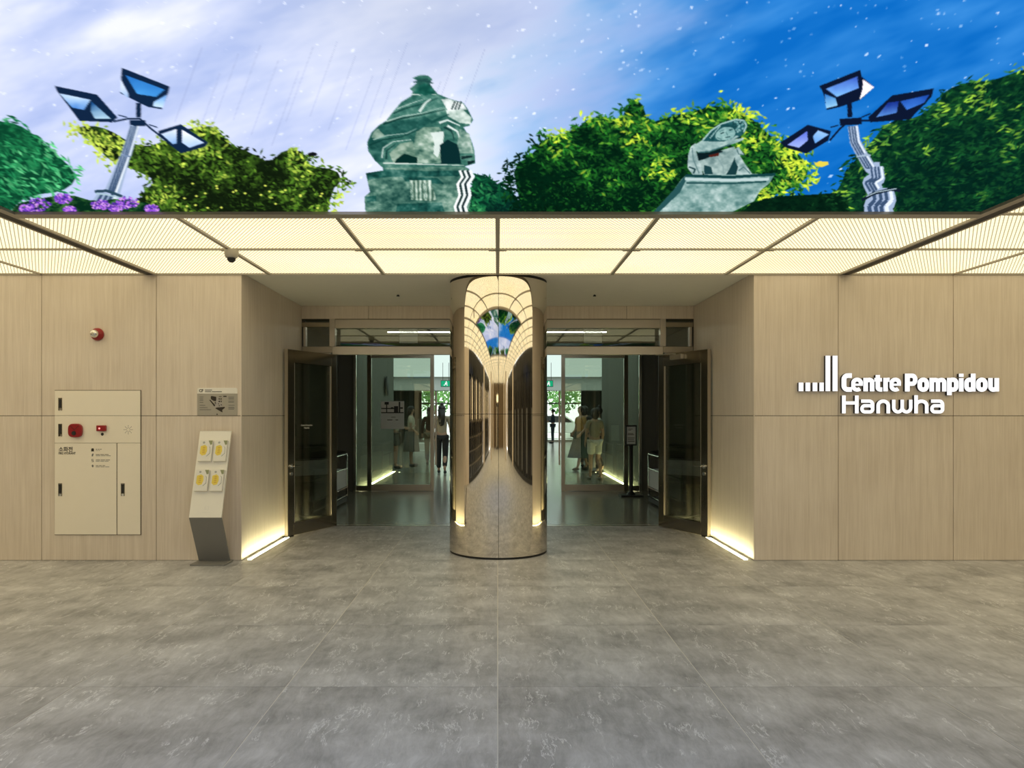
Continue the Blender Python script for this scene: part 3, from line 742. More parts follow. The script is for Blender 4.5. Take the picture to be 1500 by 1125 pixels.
def screen_mesh():
    ys = np.concatenate([np.arange(SY0, 2.4, 0.03), np.linspace(2.4, SY1, 290)])
    xs = np.linspace(-SX, SX, 1240)
    nx, ny = len(xs), len(ys)
    XX, YY = np.meshgrid(xs, ys)
    co = np.stack([XX, YY, np.zeros_like(XX)], -1).reshape(-1, 3).astype(np.float32)
    idx = np.arange(nx * ny).reshape(ny, nx)
    q = np.stack([idx[:-1, :-1], idx[1:, :-1], idx[1:, 1:], idx[:-1, 1:]], -1).reshape(-1, 4)   # facing down
    me = bpy.data.meshes.new('screen_surface')
    me.vertices.add(len(co)); me.vertices.foreach_set('co', co.ravel())
    me.loops.add(q.size); me.loops.foreach_set('vertex_index', q.ravel().astype(np.int32))
    me.polygons.add(len(q)); me.polygons.foreach_set('loop_start', np.arange(0, q.size, 4, dtype=np.int32))
    me.update(calc_edges=True)
    colr = np.ones((len(co), 4), np.float32); colr[:, :3] = sample(XX, YY).reshape(-1, 3)
    at_ = me.color_attributes.new('picture', 'FLOAT_COLOR', 'POINT'); at_.data.foreach_set('color', colr.ravel())
    return me
m = bpy.data.materials.new('video_picture'); m.use_nodes = True
N, L = m.node_tree.nodes, m.node_tree.links; N.clear()
va = N.new('ShaderNodeVertexColor'); va.layer_name = 'picture'
e = N.new('ShaderNodeEmission'); e.inputs[1].default_value = 1.3
o = N.new('ShaderNodeOutputMaterial'); L.new(va.outputs[0], e.inputs[0]); L.new(e.outputs[0], o.inputs[0])
m.cycles.emission_sampling = 'NONE'
M['video'] = m
scr = empty('video_screen', (0, (SY0 + SY1) / 2, ZV)); tag(scr, 'huge ceiling video screen showing statues, trees and street lamps under a sky', 'screen')
me = screen_mesh(); me.materials.append(M['video'])
so = bpy.data.objects.new('screen_surface', me); link(so, scr); so.location = (0, -(SY0 + SY1) / 2, 0)
yc = (SY0 + SY1) / 2; hy = (SY1 - SY0) / 2
B(-SX - 0.03, SX + 0.03, -hy - 0.03, hy + 0.03, 0.004, 0.09).build('screen_backing', M['black'], scr)
for a in ((-SX - 0.055, SX + 0.055, hy, hy + 0.10), (-SX - 0.055, SX + 0.055, -hy - 0.10, -hy), (-SX - 0.055, -SX, -hy, hy), (SX, SX + 0.055, -hy, hy)):
    B(a[0], a[1], a[2], a[3], -0.020, 0.06).build('screen_frame', M['bar'], scr)
# ------------------------------------------------------------------ mirror column
CR, CXc, CYc = 0.520, 0.008, 7.845
def shell(name, a0, a1, z0, z1, parent, n=48):
    m = MB()
    vs = []
    for z in (z0, z1):
        for r in (CR, CR - 0.012):
            for i in range(n + 1):
                a = a0 + (a1 - a0) * i / n
                vs.append((math.cos(a) * r, math.sin(a) * r, z))
    k = n + 1
    fs = []
    for i in range(n):
        fs += [(i, i + 1, 2 * k + i + 1, 2 * k + i), (k + i, 3 * k + i, 3 * k + i + 1, k + i + 1), (i, k + i, k + i + 1, i + 1), (2 * k + i, 2 * k + i + 1, 3 * k + i + 1, 3 * k + i)]
    fs += [(0, 2 * k, 3 * k, k), (n, k + n, 3 * k + n, 2 * k + n)]
    m.add(vs, fs)
    return m.build(name, M['mirror'], parent, smooth=True)
colm = empty('mirror_column', (CXc, CYc, 0)); tag(colm, 'tall round mirror polished champagne steel column between the open doors', 'column')
g = 0.004
for z0, z1 in ((0.022, 1.4575), (1.4615, ZS - 0.028)):
    shell('steel_sheet', -math.pi / 2 + g, math.pi / 2 - g, z0, z1, colm)
    shell('steel_sheet', math.pi / 2 + g, 3 * math.pi / 2 - g, z0, z1, colm)
MB().lathe([(CR - 0.016, 0.0), (CR - 0.016, ZS)], n=64).build('core', M['black'], colm, smooth=True)
MB().lathe([(CR - 0.006, 0.0), (CR - 0.006, 0.020)], n=64).build('base_ring', M['black'], colm, smooth=True)
MB().lathe([(CR - 0.004, ZS - 0.024), (CR - 0.004, ZS)], n=64).build('top_ring', M['black'], colm, smooth=True)

# ------------------------------------------------------------------ entrance frame, side lights and transoms
def bars(name, lst, mat, parent, bevel=0.003):
    for a in lst: B(*a).build(name, mat, parent, bevel=bevel)
fr = empty('trim_1', (0, YB, 0)); tag(fr, 'champagne steel frame of the entrance doors', kind='structure')
y0, y1 = -0.04, 0.05
PX = 2.156
for s in (-1, 1):
    c0 = s * 0.50
    bars('frame_rail', [(min(s * (PX + 0.035), c0), max(s * (PX + 0.035), c0), y0, y1, 2.586, 2.699), (min(s * PX, c0), max(s * PX, c0), y0 - 0.01, y1, 2.240, 2.345)], M['champ'], fr)
    bars('frame_rail', [(min(s * XR, s * (PX + .036)), max(s * XR, s * (PX + .036)), y0, y1, 2.60, 2.66), (min(s * XR, s * (PX + .001)), max(s * XR, s * (PX + .001)), y0, y1, 2.262, 2.345)], M['bronze'], fr)
    bars('frame_post', [(s * PX - 0.036, s * PX + 0.036, y0 - 0.02, y1 - 0.001, 2.3455, 2.72), (s * PX - 0.03, s * PX + 0.03, y0, y1, 0, 2.2395), (s * XR - 0.03 * s, s * (XR - 0.055), y0 - 0.005, y1 - 0.001, 0, 2.2615), (s * XR - 0.02 * s, s * (XR - 0.05), y0 - 0.006, y1 - 0.001, 2.3455, 2.5995)], M['champ'], fr)
    # fixed side light
    w = empty('window_%d' % (1 if s < 0 else 2), (s * 2.33, YB, 0)); tag(w, 'narrow fixed glass side light', kind='structure')
    a, b = 2.19 - 2.33, 2.495 - 2.33
    if s > 0: a, b = a, b
    else: a, b = -b, -a
    bars('window_frame', [(a, b, -0.025, 0.025, 0.02, 0.13), (a, b, -0.025, 0.025, 2.19, 2.261), (a, a + 0.028, -0.025, 0.025, 0.131, 2.189), (b - 0.028, b, -0.025, 0.025, 0.131, 2.189)], M['champ'], w)
    B(a + 0.028, b - 0.028, -0.004, 0.004, 0.13, 2.19).build('pane', M['doorglass'], w)
    # transom lights
    t = empty('window_%d' % (3 if s < 0 else 4), (0, YB, 2.345)); tag(t, 'transom glass above the doors', kind='structure')
    B(s * 0.50, s * (PX - 0.036), -0.004, 0.004, 0.0, 0.241).build('pane', M['glass'], t)
    B(s * (PX + 0.036), s * (XR - 0.055), -0.004, 0.004, 0.0, 0.255).build('pane', M['doorglass'], t)
    B(s * 0.52, s * (PX - 0.04), -0.012, 0.012, 0.001, 0.012).build('glazing_bead', M['softblack'], t)
B(-PX + 0.03, PX - 0.03, -0.03, 0.045, 0.0005, 0.004).build('threshold', M['bronze'], fr)

# open door leaves: local x runs from the hinge to the free edge
def door(idx, s):
    hx, hy = s * (PX - 0.04), YB - 0.05
    fx, fy = s * 2.505, 8.68
    wdt = math.hypot(fx - hx, fy - hy)
    d = empty('door_%d' % idx, (hx, hy, 0)); tag(d, 'glass entrance door with dark bronze frame standing open %s' % ('near the brochure stand' if s < 0 else 'towards the white letters'), kind='structure')
    d.rotation_euler = (0, 0, math.atan2(fy - hy, fx - hx))
    T = 0.025; z0, z1 = 0.012, 2.232; sw = 0.115
    bars('door_stile', [(0, sw, -T, T, z0, z1), (wdt - sw, wdt, -T, T, z0, z1)], M['bronze'], d)
    bars('door_rail', [(sw, wdt - sw, -T, T, z1 - 0.155, z1), (sw, wdt - sw, -T, T, z0, z0 + 0.15)], M['bronze'], d)
    B(sw, wdt - sw, -0.005, 0.005, z0 + 0.15, z1 - 0.155).build('door_glass', M['doorglass'], d)
    B(wdt + 0.0005, wdt + 0.004, -T + 0.004, T - 0.004, z0, z1).build('edge_strip', M['champ'], d)
    # glazing beads on both faces
    for q in (-1, 1):
        bars('glazing_bead', [(sw, sw + 0.012, q * 0.006, q * 0.022, z0 + 0.15, z1 - 0.155), (wdt - sw - 0.012, wdt - sw, q * 0.006, q * 0.022, z0 + 0.15, z1 - 0.155)], M['champ'], d, 0)
    # lever handle with rose and lock on both faces
    for q in (-1, 1):
        h = MB().lathe([(0.028, 0), (0.028, 0.008)], (wdt - 0.058, q * T if q > 0 else -T - 0.008, 0.84), 16, 'y').build('handle_rose', M['chrome'], d, smooth=True)
        MB().tube((wdt - 0.058, q * T, 0.84), (wdt - 0.058, q * (T + 0.05), 0.84), 0.010).tube((wdt - 0.058, q * (T + 0.048), 0.84), (wdt - 0.19, q * (T + 0.048), 0.84), 0.010).ball((wdt - 0.058, q * (T + 0.048), 0.84), 0.0101).build('lever', M['chrome'], h, smooth=True)
        MB().lathe([(0.022, 0), (0.022, 0.01)], (wdt - 0.058, q * T if q > 0 else -T - 0.01, 0.75), 16, 'y').build('lock', M['chrome'], d, smooth=True)
    # closer and its arm
    cl = B(0.30, 0.52, -T - 0.05, -T - 0.001, z1 - 0.085, z1 - 0.025).build('door_closer', M['champ'], d, bevel=0.004)
    MB().tube((0.40, -T - 0.025, z1 - 0.018), (0.10, -T - 0.10, z1 - 0.012), 0.008).build('closer_arm', M['chrome'], cl)
    for z in (0.3, 1.15, 2.0):
        MB().tube((-0.008, 0.0, z - 0.05), (-0.008, 0.0, z + 0.05), 0.009).build('hinge', M['chrome'], d)
    # small white lettering on the glass
    for txt, zz in (('Centre Pompidou', 1.325), ('Hanwha', 1.292)):
        text(txt, 0.030, (wdt / 2 + (0.11 if s < 0 else -0.11), 0.0075 if s > 0 else 0.0075, zz), M['paper'], d, 'glass_lettering', face='+' )
    B(wdt - 0.10, wdt + 0.03, -0.03, 0.03, 0.0, 0.0115).build('floor_stop', M['black'], d)
    return d

def text(s, size, loc, mat, parent, name, face='-', depth=0.0006, off=0.0, align='CENTER', sx=1.0):
    cu = bpy.data.curves.new(name, 'FONT'); cu.body = s; cu.size = size; cu.extrude = depth; cu.offset = off
    cu.align_x = align; cu.align_y = 'CENTER'; cu.resolution_u = 3
    cu.materials.append(mat)
    tmp = bpy.data.objects.new(name, cu)
    me = bpy.data.meshes.new_from_object(tmp); me.name = name
    bpy.data.objects.remove(tmp); bpy.data.curves.remove(cu)
    if not me.materials: me.materials.append(mat)
    o = bpy.data.objects.new(name, me); link(o, parent)
    o.location = loc
    o.rotation_euler = (math.pi / 2, 0, 0 if face == '-' else math.pi)
    o.scale = (sx, 1, 1)
    return o
door(1, -1); door(2, 1)
# card reader on the cheek, seen through the door glass
rd = empty('card_reader', (-XR, 9.22, 1.26)); tag(rd, 'small black card reader on the recess wall behind the open door', 'card reader')
B(0.0005, 0.018, -0.045, 0.045, -0.075, 0.075).build('body', M['softblack'], rd, bevel=0.004)
B(0.0185, 0.021, -0.018, 0.018, -0.055, 0.055).build('reader_face', M['lightgrey'], rd)

# ------------------------------------------------------------------ vestibule and lobby beyond the doors
M['vfloor'] = plain('polished_grey_terrazzo', (0.25, 0.24, 0.19), 0.18, var=0.12, scale=30)
M['vwall'] = plain('olive_grey_panel', (0.19, 0.18, 0.14), 0.5, var=0.04)
M['lobbywall'] = plain('grey_green_wall', (0.15, 0.15, 0.125), 0.6, var=0.03)
M['cove_glow'] = emit('lobby_ceiling_cove_glow', (0.82, 1.0, 0.93), 0.95)  # cove light on the lobby ceiling, put in as the ceiling's own emission
M['cool'] = emit('cool_linear_lamp', (0.96, 1.0, 0.92), 14.0)
YG, YL2, YE = 14.0, 19.0, 40.0      # glass screen, end of the side walls, far windows
tag(B(-9.2, 9.2, YB + 0.101, YE + 0.3, -0.20, 0.0).build('floor_lobby', M['vfloor']), 'polished grey floor of the lobby', kind='structure')
VX = 3.05
for s, nm in ((-1, 'wall_vestibule_left'), (1, 'wall_vestibule_right')):
    w = B(s * VX, s * (VX + 0.2), YB + 0.201, YG + 0.05, 0, 3.2).build(nm, M['vwall']); tag(w, 'dim olive grey wall of the vestibule', kind='structure')
    for yy in (10.9, 12.1, 13.2):
        B(s * (VX - 0.012), s * (VX - 0.0005), yy - 0.58, yy + 0.58, 0.05, 2.82).build('wall_panel', M['vwall'], w)
    # return of the side wall and lobby cheek
    c_ = B(s * 2.70, s * (VX + 0.3), YG + 0.051, YL2, 0, 3.2).build('wall_lobby_cheek_' + ('left' if s < 0 else 'right'), M['lobbywall']); tag(c_, 'grey green cheek wall lit by a floor strip', kind='structure')
    # pier closing the gap between cheek and recess
    tag(B(s * (XR + 0.201), s * (VX + 0.2), YB - 0.2, YB + 0.2, 0, 3.2).build('wall_pier_' + ('left' if s < 0 else 'right'), M['vwall']), 'pier beside the entrance', kind='structure')
    st = empty('floor_strip_light', (s * 2.655, (YG + YL2) / 2, 0)); tag(st, 'white light strip in the lobby floor %s' % ('under the poster side wall' if s < 0 else 'behind the sign stand'), 'strip light', 'floor strip lights of the lobby')
    B(-0.03, 0.03, -2.35, 2.3, 0.0005, 0.004).build('lit_diffuser', M['strip'], st)
    B(s * 0.031, s * 0.040, -2.35, 2.3, 0.0005, 0.006).build('channel_edge', M['black'], st)
vc = B(-3.3, 3.3, YB + 0.201, YG + 0.05, 2.86, 3.0).build('ceiling_vestibule', M['vwall']); tag(vc, 'dark vestibule ceiling', kind='structure')
for a in (-1.1, 0.0, 1.1):
    B(a - 0.012, a + 0.012, YB + 0.3, YG - 0.1, 2.852, 2.8595).build('ceiling_bar', M['midgrey'], vc)
for yy in (10.6, 13.0):
    B(-3.0, 3.0, yy - 0.012, yy + 0.012, 2.8525, 2.8596).build('ceiling_bar', M['midgrey'], vc)
ll = empty('linear_lamp', (0, 12.0, 2.80)); tag(ll, 'long thin white linear lamp hung across the vestibule ceiling', 'lamp')
B(-1.80, 1.78, -0.012, 0.012, 0.001, 0.016).build('lit_diffuser', M['cool'], ll)
B(-1.81, 1.79, -0.02, 0.02, 0.0165, 0.05).build('housing', M['midgrey'], ll)
for a in (-1.5, 0, 1.5): MB().tube((a, 0, 0.05), (a, 0, 0.053), 0.003).build('hanger', M['chrome'], ll)
# clear hanging sign plates
M['acrylic'] = glass('frosted_acrylic', (0.55, 0.58, 0.55), 0.16, 0.25)
m = bpy.data.materials.new('milky_acrylic'); m.use_nodes = True
N, L = m.node_tree.nodes, m.node_tree.links; N.clear()
t_ = N.new('ShaderNodeBsdfTransparent'); d_ = N.new('ShaderNodeBsdfTranslucent'); d2_ = N.new('ShaderNodeBsdfDiffuse'); x1_ = N.new('ShaderNodeMixShader'); x2_ = N.new('ShaderNodeMixShader'); o_ = N.new('ShaderNodeOutputMaterial')
x1_.inputs[0].default_value = 0.5; x2_.inputs[0].default_value = 0.5
L.new(d_.outputs[0], x1_.inputs[1]); L.new(d2_.outputs[0], x1_.inputs[2]); L.new(t_.outputs[0], x2_.inputs[1]); L.new(x1_.outputs[0], x2_.inputs[2]); L.new(x2_.outputs[0], o_.inputs[0])
M['frost'] = m
for s, lab in ((-1, 'square clear acrylic plate hanging over the poster side passage'), (1, 'square clear acrylic plate hanging over the sign stand side passage')):
    px = 598.5 if s < 0 else 868.5
    p = at(px, 492, 11.4)
    hs = empty('hanging_sign', (p.x, 11.4, 0)); tag(hs, lab, 'sign', 'clear hanging sign plates')
    zb = H - (503 - CY) / F * 11.4; zt = H - (481 - CY) / F * 11.4
    B(-0.145, 0.145, -0.005, 0.005, zb, zt).build('plate', M['frost'], hs)
    bars('plate_edge', [(-0.148, -0.142, -0.007, 0.007, zb, zt), (0.142, 0.148, -0.007, 0.007, zb, zt), (-0.148, 0.148, -0.007, 0.007, zb - 0.008, zb - 0.0005)], M['chrome'], hs, 0)
    B(-0.15, 0.15, -0.02, 0.02, zt + 0.0005, 2.858).build('bracket', M['darkgrey'], hs)

# glass screens between vestibule and lobby
def screen(idx, s):
    w = empty('window_%d' % idx, (0, YG, 0)); tag(w, 'framed glass screen between vestibule and lobby', kind='structure')
    bars('window_post', [(s * 2.70, s * 2.75, -0.03, 0.03, 0, 2.86)], M['chrome'], w)
    bars('window_post', [(s * 2.41, s * 2.49, -0.035, 0.035, 0, 2.60)], M['bronze'], w)
    bars('window_post', [(s * 1.215, s * 1.285, -0.035, 0.035, 0, 2.60)], M['champ'], w)
    bars('window_rail', [(s * 1.286, s * 2.409, -0.03, 0.03, 0.004, 0.125), (s * 1.286, s * 2.409, -0.03, 0.03, 2.54, 2.60)], M['champ'], w)
    bars('window_rail', [(s * 2.491, s * 2.699, -0.03, 0.03, 0.004, 0.10)], M['bronze'], w)
    B(s * 1.286, s * 2.409, -0.005, 0.005, 0.125, 2.54).build('pane', M['green_glass'], w)
    B(s * 2.491, s * 2.699, -0.005, 0.005, 0.10, 2.60).build('pane', M['green_glass'], w)
    B(s * 1.16, s * 1.19, -0.07, -0.045, 0.5, 1.9).build('pull_bar', M['champ'], w)
    return w
screen(5, -1); screen(6, 1)
tag(B(-2.75, 2.75, YG - 0.04, YG + 0.04, 2.601, 2.86).build('wall_over_screen', M['vwall']), 'dark band above the glass screens', kind='structure')
# poster on the glass
po = empty('glass_poster', (-2.01, YG - 0.008, 1.45)); tag(po, 'pale poster with dark picture strip stuck on the lobby glass', 'poster')
B(-0.225, 0.225, -0.001, 0.001, -0.265, 0.265).build('sheet', M['white'], po)
B(-0.215, 0.215, -0.0025, -0.0012, 0.045, 0.255).build('picture_strip', M['paper'], po)
for a, b, z0, z1 in ((-0.215, 0.215, 0.035, 0.055), (-0.215, 0.1, 0.115, 0.135), (-0.12, -0.10, 0.055, 0.25), (-0.15, -0.07, 0.20, 0.25), (0.03, 0.11, 0.05, 0.17), (0.12, 0.15, 0.05, 0.255), (0.15, 0.2, 0.12, 0.15), (-0.03, 0.02, 0.12, 0.15), (-0.10, 0.00, -0.10, -0.085), (0.06, 0.11, -0.10, -0.085), (-0.02, 0.06, -0.045, -0.035)):
    B(a, b, -0.004, -0.0027, z0, z1).build('printed_mark', M['darkgrey'], po)
# sign stand
ss = empty('sign_stand', (2.385, 13.1, 0)); tag(ss, 'black post sign stand with a framed notice in front of the lobby glass', 'sign')
B(-0.20, 0.20, -0.16, 0.16, 0.0, 0.03).build('base', M['softblack'], ss, bevel=0.006)
MB().lathe([(0.09, 0.03), (0.05, 0.07), (0.034, 0.09), (0.034, 0.88), (0.04, 0.89), (0.04, 0.91)], n=16).build('post', M['softblack'], ss, smooth=True)
bars('notice_frame', [(-0.10, 0.10, -0.02, 0.01, 0.905, 0.93), (-0.10, 0.10, -0.02, 0.01, 1.245, 1.27), (-0.10, -0.08, -0.02, 0.01, 0.9305, 1.2445), (0.08, 0.10, -0.02, 0.01, 0.9305, 1.2445)], M['softblack'], ss, 0)
nt = B(-0.08, 0.08, -0.008, 0.0, 0.93, 1.245).build('notice', M['white'], ss)
for z, a, b in ((1.20, -0.05, 0.03), (1.18, -0.05, 0.0), (1.12, -0.06, 0.04), (1.10, -0.06, 0.05), (1.04, -0.06, 0.06), (1.01, -0.06, 0.05), (0.98, -0.06, 0.06)):
    B(a, b, -0.010, -0.0085, z - 0.005, z + 0.005).build('printed_line', M['darkgrey'], nt)
# low cabinets with umbrellas on top, one each side of the vestibule
def cabinet(s, label):
    c_ = empty('umbrella_cabinet', (s * 2.74, 11.05, 0)); tag(c_, label, 'cabinet', 'umbrella cabinets in the vestibule')
    x0, x1 = -0.24, 0.24; yA, yB_ = -1.1, 1.1
    fx = -s * 0.24
    B(x0, x1, yA, yB_, 0.03, 0.10).build('plinth', M['darkgrey'], c_)
    B(x0 + 0.012, x1 - 0.012, yA + 0.01, yB_ - 0.01, 0.27, 0.56).build('body', M['white'], c_)
    B(x0 + 0.012, x1 - 0.012, yA + 0.01, yB_ - 0.01, 0.79, 0.812).build('top', M['darkgrey'], c_)
    for yy in (yA, -0.03, yB_ - 0.03):
        B(fx - 0.01, fx + 0.01, yy, yy + 0.03, 0.10, 0.82).build('post', M['chrome'], c_)
    for z in (0.12, 0.25, 0.565, 0.80):
        B(fx - 0.008, fx + 0.008, yA, yB_, z, z + 0.014).build('rail', M['chrome'], c_)
    r2 = random.Random(5 if s < 0 else 9)
    return c_, r2
for s, lab in ((-1, 'low metal framed cabinet behind the open door on the poster side'), (1, 'low metal framed cabinet behind the open door on the sign stand side')):
    c_, r2 = cabinet(s, lab)
    for k in range(9):
        yy = 10.1 + k * 0.235
        u = empty('folded_umbrella', (s * 2.72, yy, 0.835)); u.rotation_euler = (0, 0, r2.uniform(-0.12, 0.12) + (math.pi if s < 0 else 0))
        tag(u, 'folded black umbrella lying on the low cabinet %s' % ('on the poster side' if s < 0 else 'on the sign stand side'), 'umbrella', 'umbrellas on the low cabinets')
        MB().lathe([(0.004, -0.24), (0.020, -0.18), (0.032, 0.05), (0.024, 0.14)], n=8, axis='x').build('canopy', M['softblack'], u, smooth=True)
        MB().tube((0.14, 0, 0), (0.20, 0, 0.0), 0.010).ball((0.205, 0, 0), 0.018).build('handle', M['darkgrey'], u, smooth=True)
        u.location.z = 0.812 + 0.034

# lobby shell
for s, nm in ((-1, 'left'), (1, 'right')):
    tag(B(s * 9.0, s * 9.2, YG, YE + 0.3, 0, 3.6).build('wall_lobby_' + nm, M['lobbywall']), 'side wall of the lobby', kind='structure')
    tag(B(s * (VX + 0.301), s * 9.0, YL2 - 0.2, YL2, 0, 3.6).build('wall_lobby_return_' + nm, M['lobbywall']), 'return wall of the lobby', kind='structure')
lc = B(-9.2, 9.2, YG + 0.051, YE + 0.3, 3.25, 3.45).build('ceiling_lobby', M['white']); tag(lc, 'pale ceiling of the lobby', kind='structure')
for b in range(4):
    B(-8.9, 8.9, 19.02 + b * 3.8, 22.81 + b * 3.8, 3.235, 3.249).build('cove_glow_sheet', M['cove_glow'], lc)  # added glowing sheets stand in for the cove-lit ceiling
B(-2.69, 2.69, 14.3, 19.0, 3.235, 3.249).build('cove_glow_sheet', M['cove_glow'], lc)
bk = B(-9, 9, 34.5, 35.6, 2.62, 3.249).build('ceiling_bulkhead', M['white']); tag(bk, 'pale bulkhead across the lobby', kind='structure')
# far window wall
def farwin(idx, x0, x1, n):
    w = empty('window_%d' % idx, (0, YE, 0)); tag(w, 'glazed street front at the far end of the lobby', kind='structure')
    for i in range(n + 1):
        x = x0 + (x1 - x0) * i / n
        B(x - 0.05, x + 0.05, -0.07, 0.07, 0, 2.9).build('window_post', M['darkgrey'], w)
    for i in range(n):
        a = x0 + (x1 - x0) * i / n + 0.05; b = x0 + (x1 - x0) * (i + 1) / n - 0.05
        B(a, b, -0.05, 0.05, 0.0, 0.10).build('window_rail', M['champ'], w)
        B(a, b, -0.05, 0.05, 2.05, 2.12).build('window_rail', M['darkgrey'], w)
        B(a, b, -0.006, 0.006, 0.10, 2.05).build('pane', M['glass'], w)
        B(a, b, -0.006, 0.006, 2.12, 2.9).build('pane', M['glass'], w)
farwin(7, -4.2, -1.7, 3); farwin(8, 1.7, 4.6, 3)
fw = MB().box(-9.2, -4.25, YE - 0.1, YE + 0.1, 0, 3.3).build('wall_far_left', M['lobbywall']); tag(fw, 'wall beside the far windows', kind='structure')
tag(B(4.65, 9.2, YE - 0.1, YE + 0.1, 0, 3.3).build('wall_far_right', M['lobbywall']), 'wall beside the far windows', kind='structure')
tag(B(-1.65, 1.65, YE - 0.1, YE + 0.1, 0, 3.3).build('wall_far_middle', M['lobbywall']), 'wall between the far windows', kind='structure')
tag(B(-9.2, 9.2, YE - 0.09, YE + 0.09, 2.901, 3.25).build('wall_far_lintel', M['darkgrey']), 'dark lintel over the far windows', kind='structure')
# street outside
M['pave'] = plain('pale_street_paving', (0.55, 0.55, 0.53), 0.8, var=0.1)
tag(B(-40, 40, YE + 0.301, 90, -0.25, -0.02).build('street', M['pave']), 'pale paved street outside', kind='structure')
M['leaf'] = plain('summer_leaves', (0.10, 0.26, 0.05), 0.6, var=0.5, scale=3)
M['bark'] = plain('bark', (0.08, 0.06, 0.04), 0.8)
def street_tree(x, y, label):
    t = empty('street_tree', (x, y, -0.02)); tag(t, label, 'tree', 'trees outside the far windows')
    MB().lathe([(0.16, 0), (0.11, 1.0), (0.09, 2.2)], n=10).build('trunk', M['bark'], t, smooth=True)
    m = MB(); r2 = random.Random(int(x * 7 + 99))
    for k in range(900):
        th = r2.uniform(0, 6.283); u = r2.uniform(-1, 1); r = 1.9 * r2.random() ** 0.4
        q = math.sqrt(1 - u * u)
        p = Vector((math.cos(th) * q * r, math.sin(th) * q * r, 3.1 + u * r * 0.8))
        a = Vector((r2.gauss(0, 1), r2.gauss(0, 1), r2.gauss(0, 1))).normalized(); b = a.orthogonal().normalized()
        m.quad(p + a * 0.16, p + b * 0.09, p - a * 0.16, p - b * 0.09)
    f_ = m.build('foliage', M['leaf'], t); f_['kind'] = 'stuff'
street_tree(4.5, 52.0, 'green leafy street tree beyond the far windows, behind the sign stand side')
street_tree(2.2, 56.0, 'green leafy street tree beyond the far windows, close behind the mirror column')
street_tree(-4.6, 54.0, 'green leafy street tree beyond the far windows on the poster side')
def car(x, y, mat, label):
    c_ = empty('parked_car', (x, y, 0)); tag(c_, label, 'car', 'cars parked outside')
    prof = [(-2.1, 0.35), (2.1, 0.35), (2.12, 0.75), (1.95, 0.92), (1.2, 1.0), (0.55, 1.45), (-1.0, 1.48), (-1.75, 1.02), (-2.1, 0.9)]
    MB().prism(prof, 'y', -0.85, 0.85).build('body', mat, c_, bevel=0.06)
    for q in (-1, 1):
        MB().prism([(1.02, 1.0), (0.5, 1.38), (-0.2, 1.40), (-0.2, 1.0)], 'y', q * 0.852, q * 0.862).build('side_window', M['softblack'], c_)
        MB().prism([(-0.3, 1.0), (-0.3, 1.40), (-0.95, 1.41), (-1.5, 1.03)], 'y', q * 0.852, q * 0.862).build('side_window', M['softblack'], c_)
        for xx in (-1.3, 1.35):
            MB().lathe([(0.20, -0.1), (0.32, -0.1), (0.32, 0.1), (0.20, 0.1)], (xx, q * 0.80, 0.30), 18, 'y').build('wheel', M['black'], c_, smooth=True)
M['carwhite'] = plain('white_car_paint', (0.78, 0.78, 0.78), 0.25)
car(3.6, 46.0, M['carwhite'], 'white car parked outside the far windows on the sign stand side')
car(-3.4, 47.5, M['carwhite'], 'white car parked outside the far windows on the poster side')
# lobby pieces
M['green'] = emit('green_exit_face', lin(30, 170, 120), 1.0)
for px, py, lab in ((653, 562, 'green running person exit sign beside the mirror column on the poster side'), (803, 562, 'green running person exit sign beside the mirror column on the sign stand side')):
    p = at(px, py, 25.0)
    x = empty('exit_sign', p); tag(x, lab, 'exit sign', 'exit signs in the lobby')
    B(-0.17, 0.17, -0.03, 0.03, -0.11, 0.11).build('housing', M['darkgrey'], x)
    fc = B(-0.155, 0.155, -0.034, -0.0305, -0.095, 0.095).build('lit_face', M['green'], x)
    m = MB().ball((0.02, -0.037, 0.062), 0.018, sc=(1, 0.2, 1))
    for a, b in (((0.02, 0.04), (0.0, -0.01)), ((0.0, -0.01), (0.05, -0.03)), ((0.05, -0.03), (0.045, -0.075)), ((0.0, -0.01), (-0.03, -0.05)), ((-0.03, -0.05), (-0.07, -0.05)), ((0.015, 0.03), (0.06, 0.01)), ((0.015, 0.03), (-0.03, 0.005))):
        m.tube((a[0], -0.036, a[1]), (b[0], -0.036, b[1]), 0.011, n=6)
    m.build('running_figure', M['sign_face'], fc)
    for q in (-0.1, 0.1): MB().tube((q, 0, 0.11), (q, 0, 3.249 - p.z), 0.008, n=6).build('hanger', M['darkgrey'], x)
pd = empty('round_pedestal', (-3.05, 30.0, 0)); tag(pd, 'low round white pedestal with a clear case in the lobby', 'pedestal')
MB().lathe([(0.62, 0), (0.62, 0.03), (0.60, 0.05), (0.60, 0.30), (0.57, 0.33)], n=40).build('base', M['white'], pd, smooth=True)
MB().lathe([(0.25, 0.331), (0.25, 1.3)], n=24).build('clear_case', M['acrylic'], pd, smooth=True)
wd = empty('round_wall_sign', (-2.70, 17.6, 2.15)); tag(wd, 'round dark sign projecting from the lobby side wall', 'sign')
MB().lathe([(0.22, -0.02), (0.235, -0.012), (0.235, 0.012), (0.22, 0.02)], (0.05, 0, 0), 32, 'x').build('disc', M['darkgrey'], wd, smooth=True)
B(0.0, 0.029, -0.05, 0.05, -0.05, 0.05).build('bracket', M['chrome'], wd)
# ------------------------------------------------------------------ things on the front walls
def wall_pt(px, py, d=0.0): return at(px, py, YW - d)
